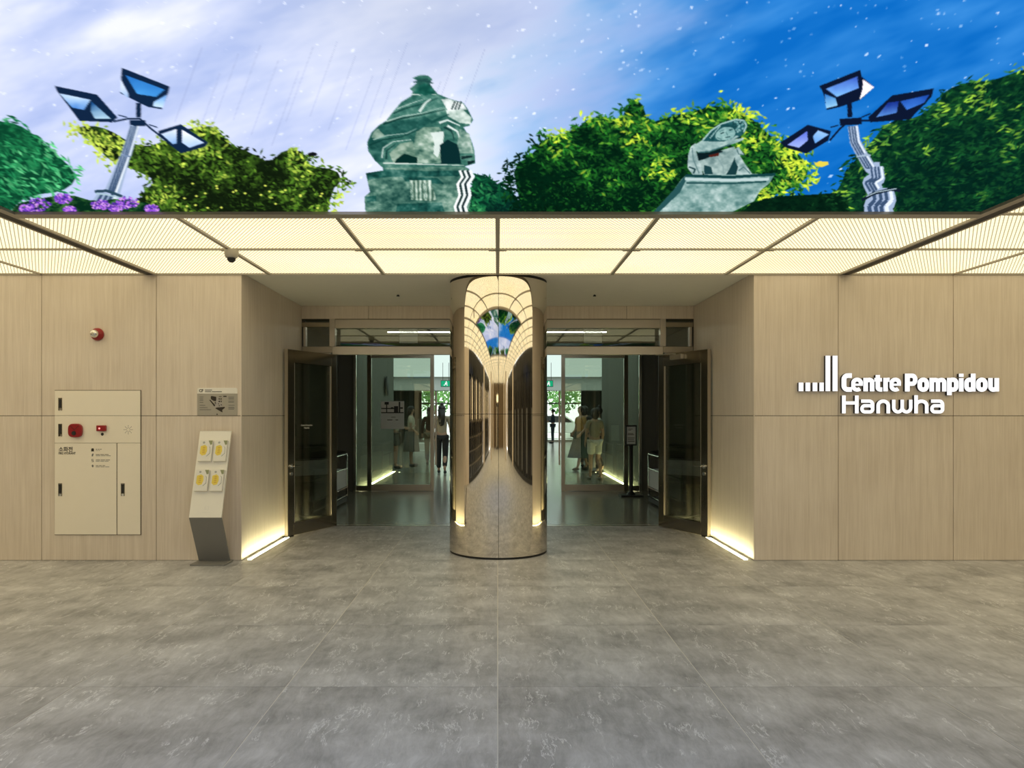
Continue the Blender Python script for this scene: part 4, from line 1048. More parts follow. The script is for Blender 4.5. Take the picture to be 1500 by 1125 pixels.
# fire hydrant cabinet
ca, cb = wall_pt(81, 783), wall_pt(206.5, 572)
hx0, hx1, hz0, hz1 = ca.x, cb.x, ca.z, cb.z
hc = empty('hydrant_cabinet', ((hx0 + hx1) / 2, YW, hz0)); tag(hc, 'cream wall cabinet for the fire hydrant with red alarm parts', 'cabinet')
wd_, ht_ = hx1 - hx0, hz1 - hz0
X0, X1 = -wd_ / 2, wd_ / 2
def zz(py): return wall_pt(0, py).z - hz0
def xx(px): return wall_pt(px, 0).x - (hx0 + hx1) / 2
B(X0 - 0.004, X1 + 0.004, -0.004, -0.0003, -0.004, ht_ + 0.004).build('box', M['joint'], hc)
gp = 0.0016
doors = {}
for nm, a, b, z0, z1 in (('top_door', X0, X1, zz(609), ht_), ('alarm_plate', X0, X1, zz(649), zz(609)), ('hose_door', X0, xx(171.8), 0, zz(649)), ('valve_door', xx(172.6), X1, 0, zz(649))):
    doors[nm] = B(a + gp, b - gp, -0.014, -0.0042, z0 + gp, z1 - gp).build(nm, M['cream'], hc, bevel=0.002)
def latch(px, py, d):
    x, z = xx(px), zz(py)
    l = B(x - 0.0195, x + 0.0195, -0.0165, -0.0142, z - 0.063, z + 0.063).build('latch_plate', M['bronze'], d, bevel=0.001)
    B(x - 0.012, x + 0.012, -0.0185, -0.0167, z - 0.035, z + 0.052).build('latch_pull', M['black'], d)
    MB().lathe([(0.011, -0.021), (0.013, -0.0167)], (x, 0, z - 0.050), 14, 'y').build('latch_button', M['chrome'], d, smooth=True)
latch(89.5, 592, doors['top_door']); latch(89.5, 630, doors['alarm_plate']); latch(89.5, 717, doors['hose_door']); latch(181, 717, doors['valve_door'])
# round red call point: rounded square with dished ring and button
def rsq(cx, cz, r, k=4.0, n=40):
    return [(cx + r * math.copysign(abs(math.cos(t)) ** (2 / k), math.cos(t)), cz + r * math.copysign(abs(math.sin(t)) ** (2 / k), math.sin(t))) for t in (2 * math.pi * i / n for i in range(n))]
kx, kz = xx(113.2), zz(630.5)
kp = MB().prism(rsq(kx, kz, 0.068, 3.1), 'y', -0.050, -0.0145).build('call_point', M['red'], doors['alarm_plate'], bevel=0.008)
MB().lathe([(0.020, -0.056), (0.022, -0.0505)], (kx - 0.006, 0, kz - 0.026), 18, 'y').build('call_button', M['black'], doors['alarm_plate'], smooth=True)
MB().prism([(kx - 0.045, kz + 0.045), (kx - 0.038, kz + 0.050), (kx, kz + 0.012), (kx + 0.038, kz + 0.050), (kx + 0.045, kz + 0.045), (kx, kz + 0.0)], 'y', -0.0515, -0.0502).build('call_mark', M['darkred'], doors['alarm_plate'])
a, b = wall_pt(144, 631), wall_pt(157.5, 624)
lp = B(xx(144.2), xx(157.6), -0.045, -0.0145, zz(631.5), zz(623)).build('alarm_lamp', M['red'], doors['alarm_plate'], bevel=0.006)
M['redglow'] = emit('red_pilot', (1.0, 0.25, 0.22), 2.0)
MB().ball((xx(149), -0.045, zz(627.5)), 0.009, sc=(1, 0.4, 1)).build('pilot_dot', M['redglow'], doors['alarm_plate'], smooth=True)
MB().lathe([(0.013, -0.018), (0.015, -0.0142)], (xx(151), 0, zz(636)), 14, 'y').build('phone_jack', M['black'], doors['alarm_plate'], smooth=True)
m = MB()                                           # speaker holes in a star
for k in range(8):
    an = k * math.pi / 4
    for r in (0.018, 0.030, 0.042):
        m.lathe([(0.0032, -0.0146), (0.0032, -0.0142)], (xx(189) + math.cos(an) * r, 0, zz(629.5) + math.sin(an) * r), 8, 'y')
sp = m.build('speaker_holes', M['ink'], doors['alarm_plate']); sp['kind'] = 'stuff'
hd_ = doors['hose_door']
text('소화전', 0.052, (xx(87), -0.0148, zz(658.6)), M['ink'], hd_, 'door_lettering', align='LEFT', off=0.001)
text('FIRE HYDRANT', 0.032, (xx(87), -0.0148, zz(664)), M['ink'], hd_, 'door_lettering', align='LEFT', off=0.0006, sx=0.78)
for k, py in enumerate((658.6, 666.3, 674.3, 682.5)):
    x, z = xx(136.8), zz(py)
    if k == 0:
        MB().prism(rsq(x, z, 0.014, 2.2, 20), 'y', -0.0149, -0.0142).build('icon', M['ink'], hd_)
        B(x - 0.016, x + 0.016, -0.0149, -0.0142, z - 0.017, z - 0.011).build('icon', M['ink'], hd_)
    elif k == 1:
        MB().prism([(x - 0.009, z - 0.015), (x + 0.004, z - 0.013), (x + 0.010, z + 0.010), (x + 0.002, z + 0.016), (x - 0.008, z + 0.004)], 'y', -0.0149, -0.0142).build('icon', M['midgrey'], hd_)
    elif k == 2:
        for q in ((-0.011, 0.011, 0.008, 0.012), (-0.011, -0.007, -0.001, 0.009), (-0.011, 0.009, -0.003, 0.001), (0.006, 0.010, -0.012, -0.002), (-0.010, 0.010, -0.015, -0.011)):
            B(x + q[0], x + q[1], -0.0149, -0.0142, z + q[2], z + q[3]).build('icon', M['ink'], hd_)
    else:
        MB().prism([(x, z + 0.016), (x + 0.011, z + 0.004), (x + 0.005, z - 0.014), (x - 0.004, z - 0.010), (x - 0.010, z + 0.003)], 'y', -0.0149, -0.0142).build('icon', M['midgrey'], hd_)
    ln = ((18, 13), (38, 44), (42, 38), (28, 40))[k]
    for q, l in enumerate(ln):
        for w in range(3):        # words as short bars, too small to read in the photograph
            a0 = xx(141.5) + l * 0.0035 * w / 3
            B(a0, a0 + l * 0.0035 / 3 - 0.006, -0.0148, -0.0142, z + 0.004 - q * 0.0125 - 0.0025, z + 0.004 - q * 0.0125 + 0.0025).build('instruction_line', M['midgrey'] if q else M['ink'], hd_)
# fire alarm lamp on the wall: red dish and clear nose
p = wall_pt(143.8, 490)
al = empty('alarm_beacon', p); tag(al, 'round red fire alarm beacon with silver nose high on the wall', 'alarm')
MB().lathe([(0.060, -0.001), (0.064, -0.012), (0.060, -0.030), (0.045, -0.050), (0.038, -0.056)], n=32, axis='y').build('dish', M['red'], al, smooth=True)
MB().lathe([(0.037, -0.056), (0.040, -0.062), (0.038, -0.085), (0.030, -0.100), (0.016, -0.106)], n=28, axis='y').build('nose', M['chrome'], al, smooth=True)
MB().lathe([(0.016, -0.106), (0.015, -0.112), (0.006, -0.116)], n=16, axis='y').build('nose_tip', M['champ'], al, smooth=True)

# evacuation map plate
a, b = wall_pt(289.3, 608.6), wall_pt(348, 568.2)
mp_ = empty('evacuation_map', ((a.x + b.x) / 2, YW, a.z)); tag(mp_, 'small evacuation map plate with pale header above the brochure stand', 'sign')
w2, h2 = b.x - a.x, b.z - a.z
M['mapbody'] = plain('translucent_map_plate', (0.40, 0.37, 0.31), 0.35)
M['maphead'] = plain('pale_map_header', (0.86, 0.83, 0.76), 0.4)
def mx_(cx): return (cx / 1500 * 80 + 280 - 289.3) / (348 - 289.3) * w2 - w2 / 2      # from the enlarged crop of the plate
def mz_(cy): return (608.6 - (cy / 1125 * 60 + 560)) / (608.6 - 568.2) * h2
hz = mz_(310)
B(-w2 / 2, w2 / 2, -0.006, -0.0005, 0.0, hz - 0.0005).build('plate', M['mapbody'], mp_)
r = 0.016
pts = [(-w2 / 2, hz), (w2 / 2, hz), (w2 / 2, h2 - r), (w2 / 2 - r * 0.3, h2 - r * 0.3), (w2 / 2 - r, h2), (-w2 / 2 + r, h2), (-w2 / 2 + r * 0.3, h2 - r * 0.3), (-w2 / 2, h2 - r)]
MB().prism(pts, 'y', -0.006, -0.0005).build('header', M['maphead'], mp_)
def mpoly(pts, name, mat): MB().prism([(mx_(x), mz_(y)) for x, y in pts], 'y', -0.0072, -0.0062).build(name, mat, mp_)
text('CF', 0.040, (mx_(282), -0.0066, mz_(235)), M['ink'], mp_, 'header_logo', off=0.0012, sx=0.9)
for x0_, x1_, y_ in ((385, 580, 212), (385, 560, 258), (575, 850, 258)):
    mpoly([(x0_, y_ - 10), (x1_, y_ - 10), (x1_, y_ + 12), (x0_, y_ + 12)], 'header_line', M['midgrey'])
for pts in ([(545, 390), (570, 375), (695, 400), (700, 490), (680, 520), (620, 510), (550, 460)], [(505, 485), (530, 480), (660, 620), (665, 650), (640, 660)], [(670, 715), (700, 695), (925, 675), (935, 700), (860, 760), (870, 825), (830, 810)], [(890, 372), (980, 372), (980, 402), (890, 402)], [(760, 440), (795, 440), (795, 475), (760, 475)], [(815, 440), (845, 440), (845, 475), (815, 475)], [(762, 505), (800, 505), (800, 545), (762, 545)], [(822, 505), (845, 505), (845, 545), (822, 545)], [(650, 560), (670, 540), (698, 580), (690, 605)], [(750, 575), (778, 580), (770, 605), (745, 600)], [(815, 610), (840, 600), (860, 630), (840, 645)], [(760, 635), (790, 630), (800, 655), (765, 660)], [(770, 385), (840, 385), (840, 402), (770, 402)]):
    mpoly(pts, 'map_block', M['ink'])
mpoly([(700, 400), (760, 420), (880, 660), (700, 690), (600, 640), (690, 530)], 'map_floor', plain('map_floor_grey', (0.42, 0.39, 0.36), 0.5))
for (x0_, x1_), ys in (((240, 350), (405, 455, 495, 550)), ((240, 400), (630,)), ((240, 470), (695,)), ((240, 560), (752,)), ((1030, 1195), (405, 435, 465, 520, 550)), ((1030, 1200), (630, 685, 712, 740))):
    for y_ in ys: mpoly([(x0_, y_ - 7), (x1_ - rng.uniform(0, 20), y_ - 7), (x1_ - rng.uniform(0, 20), y_ + 7), (x0_, y_ + 7)], 'printed_line', M['midgrey'])
mpoly([(697, 895), (717, 850), (745, 895)], 'printed_mark', M['ink'])

# brochure stand: folded plate with foot
sx0, sx1 = -2.945, -2.635
st = empty('brochure_stand', ((sx0 + sx1) / 2, 7.14, 0)); tag(st, 'folded pale metal brochure stand leaning back by the recess corner', 'stand')
wq = (sx1 - sx0) / 2
def rel(Y): return Y - 7.14
topY, knY, ftY = 7.245, 6.985, 7.215; topZ, knZ = 1.288, 0.471
th = 0.014
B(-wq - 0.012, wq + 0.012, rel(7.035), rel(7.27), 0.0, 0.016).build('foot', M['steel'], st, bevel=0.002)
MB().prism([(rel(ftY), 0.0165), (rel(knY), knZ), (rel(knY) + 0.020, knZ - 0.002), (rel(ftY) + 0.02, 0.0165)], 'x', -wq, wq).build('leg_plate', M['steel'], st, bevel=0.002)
up = MB().prism([(rel(knY), knZ + 0.0005), (rel(topY), topZ), (rel(topY) + 0.022, topZ), (rel(knY) + 0.022, knZ + 0.0005)], 'x', -wq, wq).build('face_plate', M['standgrey'], st, bevel=0.002)
B(-wq, wq, rel(topY) + 0.001, rel(topY) + 0.022, topZ + 0.0005, topZ + 0.006).build('top_edge', M['standgrey'], st)
slope = math.atan2(topY - knY, topZ - knZ)
def on_face(u, t, off):
    """u across, t up the sloping face in metres, off in front of it"""
    return Vector((u, rel(knY) + math.sin(slope) * t - math.cos(slope) * off, knZ + math.cos(slope) * t + math.sin(slope) * off))
tx = text('63', 0.052, on_face(0.005, 0.090, 0.0012), M['paper'], st, 'embossed_number'); tx.rotation_euler = (math.pi / 2 - slope, 0, 0)
ob = B(-0.035, 0.035, -0.0006, 0.0006, -0.002, 0.002).build('embossed_line', M['paper'], st); ob.location = on_face(0.005, 0.050, 0.001); ob.rotation_euler = (-slope, 0, 0)
M['yellow'] = plain('yellow_print', (0.82, 0.64, 0.10), 0.5)
M['sage'] = plain('sage_print', (0.28, 0.30, 0.16), 0.5)
M['orange'] = plain('orange_print', (0.62, 0.36, 0.04), 0.5)
Llen = math.hypot(topY - knY, topZ - knZ)
lab = {(0, 0): 'white brochure with yellow emblem, upper row, on the hydrant cabinet side', (0, 1): 'white brochure with yellow emblem, upper row, on the recess side', (1, 0): 'white brochure with yellow emblem, lower row, on the hydrant cabinet side', (1, 1): 'white brochure with yellow emblem, lower row, on the recess side'}
for row, (tb, tt) in enumerate(((0.553, 0.758), (0.258, 0.463))):
    for col, (ua, ub) in enumerate(((-0.128, -0.005), (0.022, 0.140))):
        cu, ct = (ua + ub) / 2, (tb + tt) / 2
        hw, hh = (ub - ua) / 2, (tt - tb) / 2
        # holder belongs to the stand
        hb = MB().box(-hw - 0.002, hw + 0.002, -0.030, -0.0005, -hh - 0.004, -hh - 0.001).build('brochure_ledge', M['standgrey'], st)
        hb.location = on_face(cu, ct, 0.0); hb.rotation_euler = (-slope, 0, 0)
        br = empty('brochure', st.location + on_face(cu, ct, 0.001)); br.rotation_euler = (-slope, 0, 0)
        tag(br, lab[(row, col)], 'brochure', 'brochures on the stand')
        B(-hw, hw, -0.026, -0.001, -hh, hh).build('pages', M['paper'], br, bevel=0.001)
        cv = B(-hw, hw, -0.0275, -0.0262, -hh, hh).build('cover', M['paper'], br)
        y_ = -0.0285
        hexa = [(-hw * 0.82, -hh * 0.30), (-hw * 0.80, hh * 0.42), (-hw * 0.15, hh * 0.55), (hw * 0.22, hh * 0.38), (hw * 0.30, -hh * 0.05), (hw * 0.10, -hh * 0.42), (-hw * 0.45, -hh * 0.50)]
        MB().prism(hexa, 'y', y_, -0.0277).build('yellow_emblem', M['yellow'], br)
        for q in range(4):
            MB().box(-hw * 0.45 + 0.0, -hw * 0.05, y_ - 0.0008, y_ - 0.0001, hh * (0.30 - q * 0.17) - 0.004, hh * (0.30 - q * 0.17) + 0.003).build('emblem_lettering', M['orange'], br)
        MB().prism([(hw * 0.35, hh * 0.98), (hw * 0.98, hh * 0.98), (hw * 0.98, hh * 0.60), (hw * 0.70, hh * 0.55)], 'y', y_, -0.0277).build('sage_corner', M['sage'], br)
        MB().prism([(hw * 0.45, hh * 0.45), (hw * 0.75, hh * 0.30), (hw * 0.80, -hh * 0.30), (hw * 0.30, -hh * 0.60), (hw * 0.26, -hh * 0.54), (hw * 0.70, -hh * 0.26), (hw * 0.68, hh * 0.24)], 'y', y_, -0.0277).build('grey_facet', M['lightgrey'], br)
        MB().prism(rsq(-hw * 0.35, hh * 0.78, 0.011, 2, 16), 'y', y_, -0.0277).build('round_stamp', M['lightgrey'], br)

# ------------------------------------------------------------------ white letters on the wall
LD = 0.040
def stroker(m, path, w, closed=False):
    """thick band along a path of wall points, with front, back and edges"""
    path = [p for i, p in enumerate(path) if (Vector(p) - Vector(path[i - 1])).length > 1e-5 or (i == 0 and not closed)]
    n = len(path)
    A, Bq = [], []
    for i in range(n):
        p = Vector(path[i])
        a = Vector(path[i - 1]) if (i > 0 or closed) else None
        b = Vector(path[(i + 1) % n]) if (i < n - 1 or closed) else None
        d1 = (p - a).normalized() if a is not None else None
        d2 = (b - p).normalized() if b is not None else None
        d1 = d1 or d2; d2 = d2 or d1
        n1 = Vector((-d1.y, d1.x)); n2 = Vector((-d2.y, d2.x))
        mt = (n1 + n2).normalized(); k = 1 / max(0.5, mt.dot(n1))
        A.append(p + mt * w / 2 * k); Bq.append(p - mt * w / 2 * k)
    rngi = range(n) if closed else range(n - 1)
    f0, f1 = YW - LD, YW - 0.0006
    for i in rngi:
        j = (i + 1) % n
        a, b, c_, d = A[i], A[j], Bq[j], Bq[i]
        m['front'].append([(q.x, f0, q.y) for q in (a, b, c_, d)])
        m['side'].append([(a.x, f0 + 0.004, a.y), (a.x, f1, a.y), (b.x, f1, b.y), (b.x, f0 + 0.004, b.y)])
        m['side'].append([(d.x, f0 + 0.004, d.y), (d.x, f1, d.y), (c_.x, f1, c_.y), (c_.x, f0 + 0.004, c_.y)])
        for u, v in ((a, b), (c_, d)):
            m['front'].append([(u.x, f0, u.y), (v.x, f0, v.y), (v.x, f0 + 0.004, v.y), (u.x, f0 + 0.004, u.y)])
    if not closed:
        for i in (0, n - 1):
            a, d = A[i], Bq[i]
            m['side'].append([(a.x, f0 + 0.004, a.y), (a.x, f1, a.y), (d.x, f1, d.y), (d.x, f0 + 0.004, d.y)])
            m['front'].append([(a.x, f0, a.y), (d.x, f0, d.y), (d.x, f0 + 0.004, d.y), (a.x, f0 + 0.004, a.y)])
K2 = 1500 / 170
def sg(ox):
    def f(x, y):
        p = at(ox + x / K2, 510 + y / K2, YW - LD); return (p.x, p.z)
    return f
S1, S2 = sg(1160), sg(1310)
UN = (YW - LD) / F / K2          # one crop pixel in metres
def arc(cx, cy, rx, ry, a0, a1, n=8):
    return [(cx + rx * math.cos(math.radians(a0 + (a1 - a0) * i / n)), cy - ry * math.sin(math.radians(a0 + (a1 - a0) * i / n))) for i in range(n + 1)]
def ring(x0, y0, x1, y1, r):
    return arc(x1 - r, y0 + r, r, r, 0, 90, 6) + arc(x0 + r, y0 + r, r, r, 90, 180, 6) + arc(x0 + r, y1 - r, r, r, 180, 270, 6) + arc(x1 - r, y1 - r, r, r, 270, 360, 6)
sgn = empty('letter_sign', (at(1317, 565, YW).x, YW, at(0, 606, YW).z)); tag(sgn, 'white raised letters reading a museum name with stepped bar logo on the beige wall', 'sign')
def letter(name, S, strokes):
    m = {'front': [], 'side': []}
    for st_ in strokes:
        path, w = st_[0], st_[1]; closed = len(st_) > 2
        stroker(m, [S(x, y) for x, y in path], w * UN, closed)
    mb = MB(); nf = 0
    for q in m['front']: mb.quad(*q); nf += 1
    for q in m['side']: mb.quad(*q)
    me = bpy.data.meshes.new(name); me.from_pydata(mb.v, [], mb.f); me.update()
    me.materials.append(M['sign_face']); me.materials.append(M['sign_side'])
    for i, p in enumerate(me.polygons): p.material_index = 0 if i < nf else 1
    o = bpy.data.objects.new(name, me); link(o, sgn); o.location = -sgn.location
    return o
for x0, x1, y0, y1 in ((90, 148, 445, 556), (178, 235, 445, 556), (270, 328, 445, 556), (358, 412, 445, 556), (437, 495, 97, 556), (528, 590, 97, 556)):
    letter('logo_bar', S1, [([((x0 + x1) / 2, y0), ((x0 + x1) / 2, y1)], x1 - x0)])
SW = 57
def l_e(x0, x1): # round e with a bar
    cx = (x0 + x1) / 2
    r = (x1 - x0) / 2 - 27
    return [([(x1 - 30, 484), (x1 - 26, 450)] + arc(cx, 448, r + 2, 42, 0, 180, 10) + arc(cx, 495, r + 2, 42, 180, 318, 9), 50), ([(x0 + 30, 472), (x1 - 2, 472)], 27)]
letter('letter', S1, [([(775, 354), (735, 354)] + arc(722, 405, 48, 50, 90, 180, 6) + arc(722, 484, 48, 50, 180, 270, 6) + [(735, 534), (775, 534)], 60)])
letter('letter', S1, l_e(770, 918))
letter('letter', S1, [([(955, 384), (955, 558)], 58), ([(965, 412)] + arc(1000, 440, 38, 30, 120, 0, 6) + [(1038, 558)], 56)])
letter('letter', S1, [([(1112, 347), (1112, 500)] + arc(1144, 508, 32, 26, 180, 270, 5) + [(1168, 534)], 55), ([(1068, 408), (1164, 408)], 46)])
letter('letter', S1, [([(1212, 384), (1212, 558)], 56), ([(1217, 430)] + arc(1248, 432, 32, 24, 150, 90, 4) + [(1264, 408)], 52)])
letter('letter', S1, l_e(1265, 1412))
letter('letter', S2, [([(170, 329), (170, 560)], 60), ([(180, 356), (230, 356)] + arc(236, 408, 36, 52, 90, -90, 10) + [(180, 460)], 55)])
def l_o(x0, x1): return [(ring(x0 + 28, 408, x1 - 28, 536, 45), 56, True)]
letter('letter', S2, l_o(303, 449))
letter('letter', S2, [([(486, 384), (486, 560)], 57), ([(492, 415)] + arc(530, 440, 36, 30, 125, 0, 6) + [(566, 560)], 54), ([(572, 415)] + arc(611, 440, 36, 30, 125, 0, 6) + [(647, 560)], 54)])
letter('letter', S2, [([(714, 384), (714, 608)], 58), (ring(714, 408, 802, 536, 40), 56, True)])
letter('letter', S2, [([(867, 388), (867, 560)], 57), ([(867, 330), (867, 372)], 57)])
letter('letter', S2, [([(1022, 329), (1022, 560)], 58), (ring(936, 408, 1022, 536, 40), 56, True)])
letter('letter', S2, l_o(1060, 1206))
letter('letter', S2, [([(1245, 386)] + arc(1283, 500, 38, 36, 180, 300, 7) + [(1320, 530)], 56), ([(1326, 386), (1326, 560)], 58)])
TW = 44
letter('letter', S1, [([(673, 612), (673, 843)], 46), ([(840, 612), (840, 843)], 46), ([(673, 708), (840, 708)], 42)])
def l_a(x0): return [([(x0 + 12, 684), (x0 + 110, 684)] + arc(x0 + 116, 730, 44, 46, 90, 0, 7) + [(x0 + 160, 800)], 42), (ring(x0 + 22, 744, x0 + 160, 824, 38), 42, True)]
letter('letter', S1, l_a(885))
letter('letter', S1, [([(1117, 843)] + arc(1182, 742, 65, 57, 180, 0, 14) + [(1247, 843)], 44)])
letter('letter', S2, [([(-6, 666)] + arc(49, 768, 55, 56, 180, 360, 12) + [(104, 666)], 42), ([(104, 666)] + arc(159, 768, 55, 56, 180, 360, 12) + [(214, 666)], 42)])
letter('letter', S2, [([(283, 608), (283, 843)], 44), ([(283, 760)] + arc(352, 742, 69, 57, 165, 0, 12) + [(421, 843)], 44)])
letter('letter', S2, l_a(466))

# small ceiling camera on the lit ceiling
p = at(339, 366, 6.17)
cc = empty('dome_camera', (p.x, 6.17, ZC - 0.012)); tag(cc, 'small dome security camera hanging under the lit ceiling', 'camera')
MB().lathe([(0.056, 0.002), (0.058, -0.03), (0.050, -0.058), (0.040, -0.066)], n=28).build('housing', plain('pale_housing', (0.46, 0.42, 0.34), 0.5), cc, smooth=True)
MB().lathe([(0.036, -0.0665), (0.032, -0.085), (0.018, -0.100), (0.004, -0.104)], n=24).build('dome', M['softblack'], cc, smooth=True)
# ------------------------------------------------------------------ people in the lobby
SKIN = plain('skin', (0.42, 0.26, 0.18), 0.5)
HAIR = plain('dark_hair', (0.012, 0.009, 0.008), 0.45)
CLOTH = {}
def cloth(c):
    if c not in CLOTH: CLOTH[c] = plain('cloth_%d' % len(CLOTH), c, 0.85, var=0.12, scale=14)
    return CLOTH[c]
def skinned(name, chains, mat, parent, root=0, sub=2):
    """chains of (point, radius); points with the same coordinates are joined; grown into one surface"""
    bm = bmesh.new(); lay = bm.verts.layers.skin.verify(); idx = {}
    def V(p, r):
        k = tuple(round(c, 4) for c in p)
        if k not in idx:
            v = bm.verts.new(p); v[lay].radius = r if isinstance(r, tuple) else (r, r); idx[k] = v
        return idx[k]
    first = None
    for ch in chains:
        prev = None
        for p, r in ch:
            v = V(p, r)
            if first is None: first = v
            if prev is not None and prev is not v and bm.edges.get((prev, v)) is None: bm.edges.new((prev, v))
            prev = v
    for v in bm.verts: v[lay].use_root = False
    first[lay].use_root = True
    me = bpy.data.meshes.new(name); bm.to_mesh(me); bm.free()
    o = bpy.data.objects.new(name, me); link(o, parent)
    sk = o.modifiers.new('skin', 'SKIN'); sk.use_smooth_shade = True
    sb = o.modifiers.new('subsurf', 'SUBSURF'); sb.levels = sub; sb.render_levels = sub
    me.materials.append(mat)
    return o
def person(loc, face, label, top, bottom, kind, hair='bob', height=1.68, step=0.0, arms=(0, 0), sleeve='short', shoes=(0.03, 0.03, 0.03), bag=None):
    """face: heading in radians, 0 looks towards the viewer. arms: forward bend of each forearm 0..1"""
    k = height / 1.68
    root = empty('person', loc, face); tag(root, label, 'person', 'visitors in the lobby')
    root.scale = (k, k, k)
    P = lambda x, y, z: (x, y, z)
    pel = P(0, 0, 0.93)
    legs = {}
    for s in (-1, 1):
        f = step * s
        legs[s] = [P(s * 0.085, 0, 0.88), P(s * 0.085, -0.10 * f - 0.01, 0.47), P(s * 0.08, -0.26 * f + (0.10 if f < 0 else 0), 0.085 + (0.05 if f < 0 else 0)), P(s * 0.085, -0.26 * f - 0.12 + (0.10 if f < 0 else 0), 0.035)]
    armp = {}
    for i, s in enumerate((-1, 1)):
        b = arms[i]
        el = P(s * (0.215 - 0.01 * b), 0.02 - 0.05 * b, 1.09)
        wr = P(s * (0.235 - 0.11 * b), 0.0 - 0.24 * b, 0.86 + 0.24 * b)
        armp[s] = (P(s * 0.165, 0, 1.365), el, wr)
    ch = [[(pel, (0.125, 0.095)), (P(0, 0.005, 1.07), (0.105, 0.085)), (P(0, 0.0, 1.25), (0.13, 0.095)), (P(0, 0.01, 1.37), (0.085, 0.06)), (P(0, 0.005, 1.44), 0.045), (P(0, -0.005, 1.50), 0.060), (P(0, -0.012, 1.565), (0.078, 0.090)), (P(0, -0.005, 1.63), 0.055)]]
    for s in (-1, 1):
        a, b, c_, d = legs[s]
        ch.append([(pel, (0.125, 0.095)), (a, 0.083), (P((a[0] + b[0]) / 2, (a[1] + b[1]) / 2, (a[2] + b[2]) / 2), 0.070), (b, 0.052), (P((b[0] + c_[0]) / 2, (b[1] + c_[1]) / 2 + 0.015, (b[2] + c_[2]) / 2 + 0.06), 0.050), (c_, 0.034), (d, 0.026)])
        sh, el, wr = armp[s]
        dv = (Vector(wr) - Vector(el)).normalized()
        palm = Vector(wr) + dv * 0.075
        ch.append([(P(0, 0.01, 1.37), (0.085, 0.06)), (sh, 0.050), (el, 0.037), (wr, 0.025), (tuple(palm), 0.026)])
        sd = Vector((s, 0, 0)) - dv * dv.dot(Vector((s, 0, 0))); sd.normalize(); fw = dv.cross(sd)
        for q, (o_, l) in enumerate(((-0.028, 0.062), (-0.010, 0.074), (0.009, 0.070), (0.027, 0.055))):
            b0 = palm + fw * o_ + dv * 0.008
            t1 = b0 + dv * l * 0.55; t2 = t1 + (dv * 0.8 - sd * 0.5).normalized() * l * 0.5
            ch.append([(tuple(palm), 0.026), (tuple(b0), 0.0095), (tuple(t1), 0.0085), (tuple(t2), 0.007)])
        th0 = Vector(wr) + dv * 0.03 - fw * 0.030
        ch.append([(wr, 0.025), (tuple(th0), 0.011), (tuple(th0 + dv * 0.035 - fw * 0.022), 0.009)])
    body = skinned('body', ch, SKIN, root)
    # face: nose, eyes, mouth, ears
    MB().add([(-0.010, -0.088, 1.555), (0.010, -0.088, 1.555), (0, -0.108, 1.548), (0, -0.086, 1.585)], [(0, 2, 1), (0, 3, 2), (1, 2, 3), (0, 1, 3)]).build('nose', SKIN, root, smooth='all')
    for s in (-1, 1):
        MB().ball((s * 0.030, -0.083, 1.580), 0.010, 8, 6, (1.2, 0.5, 0.7)).build('eye', HAIR, root, smooth='all')
        MB().ball((s * 0.078, 0.0, 1.562), 0.020, 8, 6, (0.4, 0.8, 1.2)).build('ear', SKIN, root, smooth='all')
    MB().ball((0, -0.080, 1.520), 0.020, 8, 6, (1.0, 0.4, 0.35)).build('mouth', M['darkred'], root, smooth='all')
    # hair
    hm = MB().ball((0, 0.012, 1.592), 0.101, 18, 12, (0.90, 1.0, 0.98))
    if hair in ('bob', 'long'):
        hm.ball((0, 0.045, 1.53), 0.098, 16, 10, (0.95, 0.72, 1.15))
    if hair in ('long',):
        hm.tube((0, 0.075, 1.56), (0, 0.105, 1.22), 0.085, 0.06, n=12).ball((0, 0.105, 1.22), 0.06, 10, 6)
    if hair in ('bun', 'long_bun'):
        hm.ball((0, 0.03, 1.70), 0.045, 12, 8)
    if hair == 'long_bun':
        hm.tube((0, 0.07, 1.57), (0, 0.11, 1.24), 0.10, 0.075, n=12).ball((0, 0.11, 1.24), 0.075, 10, 6)
    # fringe stays clear of the face
    hv = []
    for (x, y, z) in hm.v:
        if y < -0.045 and z < 1.615: y = -0.045 + (y + 0.045) * 0.1
        hv.append((x, y, z))
    hm.v = hv
    hm.build('hair', HAIR, root, smooth='all')
    # upper garment
    tc = [[(P(0, 0, 0.95), (0.142, 0.112)), (P(0, 0.005, 1.07), (0.122, 0.102)), (P(0, 0, 1.25), (0.145, 0.112)), (P(0, 0.01, 1.372), (0.096, 0.072)), (P(0, 0.01, 1.405), 0.058)]]
    for s in (-1, 1):
        sh, el, wr = armp[s]
        mid = tuple((Vector(sh) * 0.35 + Vector(el) * 0.65))
        sl = [(P(0, 0.01, 1.372), (0.096, 0.072)), (sh, 0.063), (mid, 0.056)]
        if sleeve == 'long': sl = sl[:2] + [(el, 0.047), (tuple(Vector(el) * 0.1 + Vector(wr) * 0.9), 0.036)]
        tc.append(sl)
    skinned('top_garment', tc, cloth(top), root)
    if kind == 'skirt':
        MB().lathe([(0.165, 0.98), (0.185, 0.88), (0.215, 0.65), (0.235, 0.42), (0.232, 0.415), (0.16, 0.90)], n=28, cap=False).build('skirt', cloth(bottom), root, smooth='all')
    elif kind == 'flare':
        m = MB(); n = 40; prof = [(0.150, 1.02), (0.19, 0.88), (0.27, 0.60), (0.35, 0.34)]
        vs = [(math.cos(2 * math.pi * i / n) * r * (1 + 0.06 * math.sin(i * 2 * math.pi / n * 9) * j / 3), math.sin(2 * math.pi * i / n) * r * (1 + 0.06 * math.sin(i * 2 * math.pi / n * 9) * j / 3), h) for j, (r, h) in enumerate(prof) for i in range(n)]
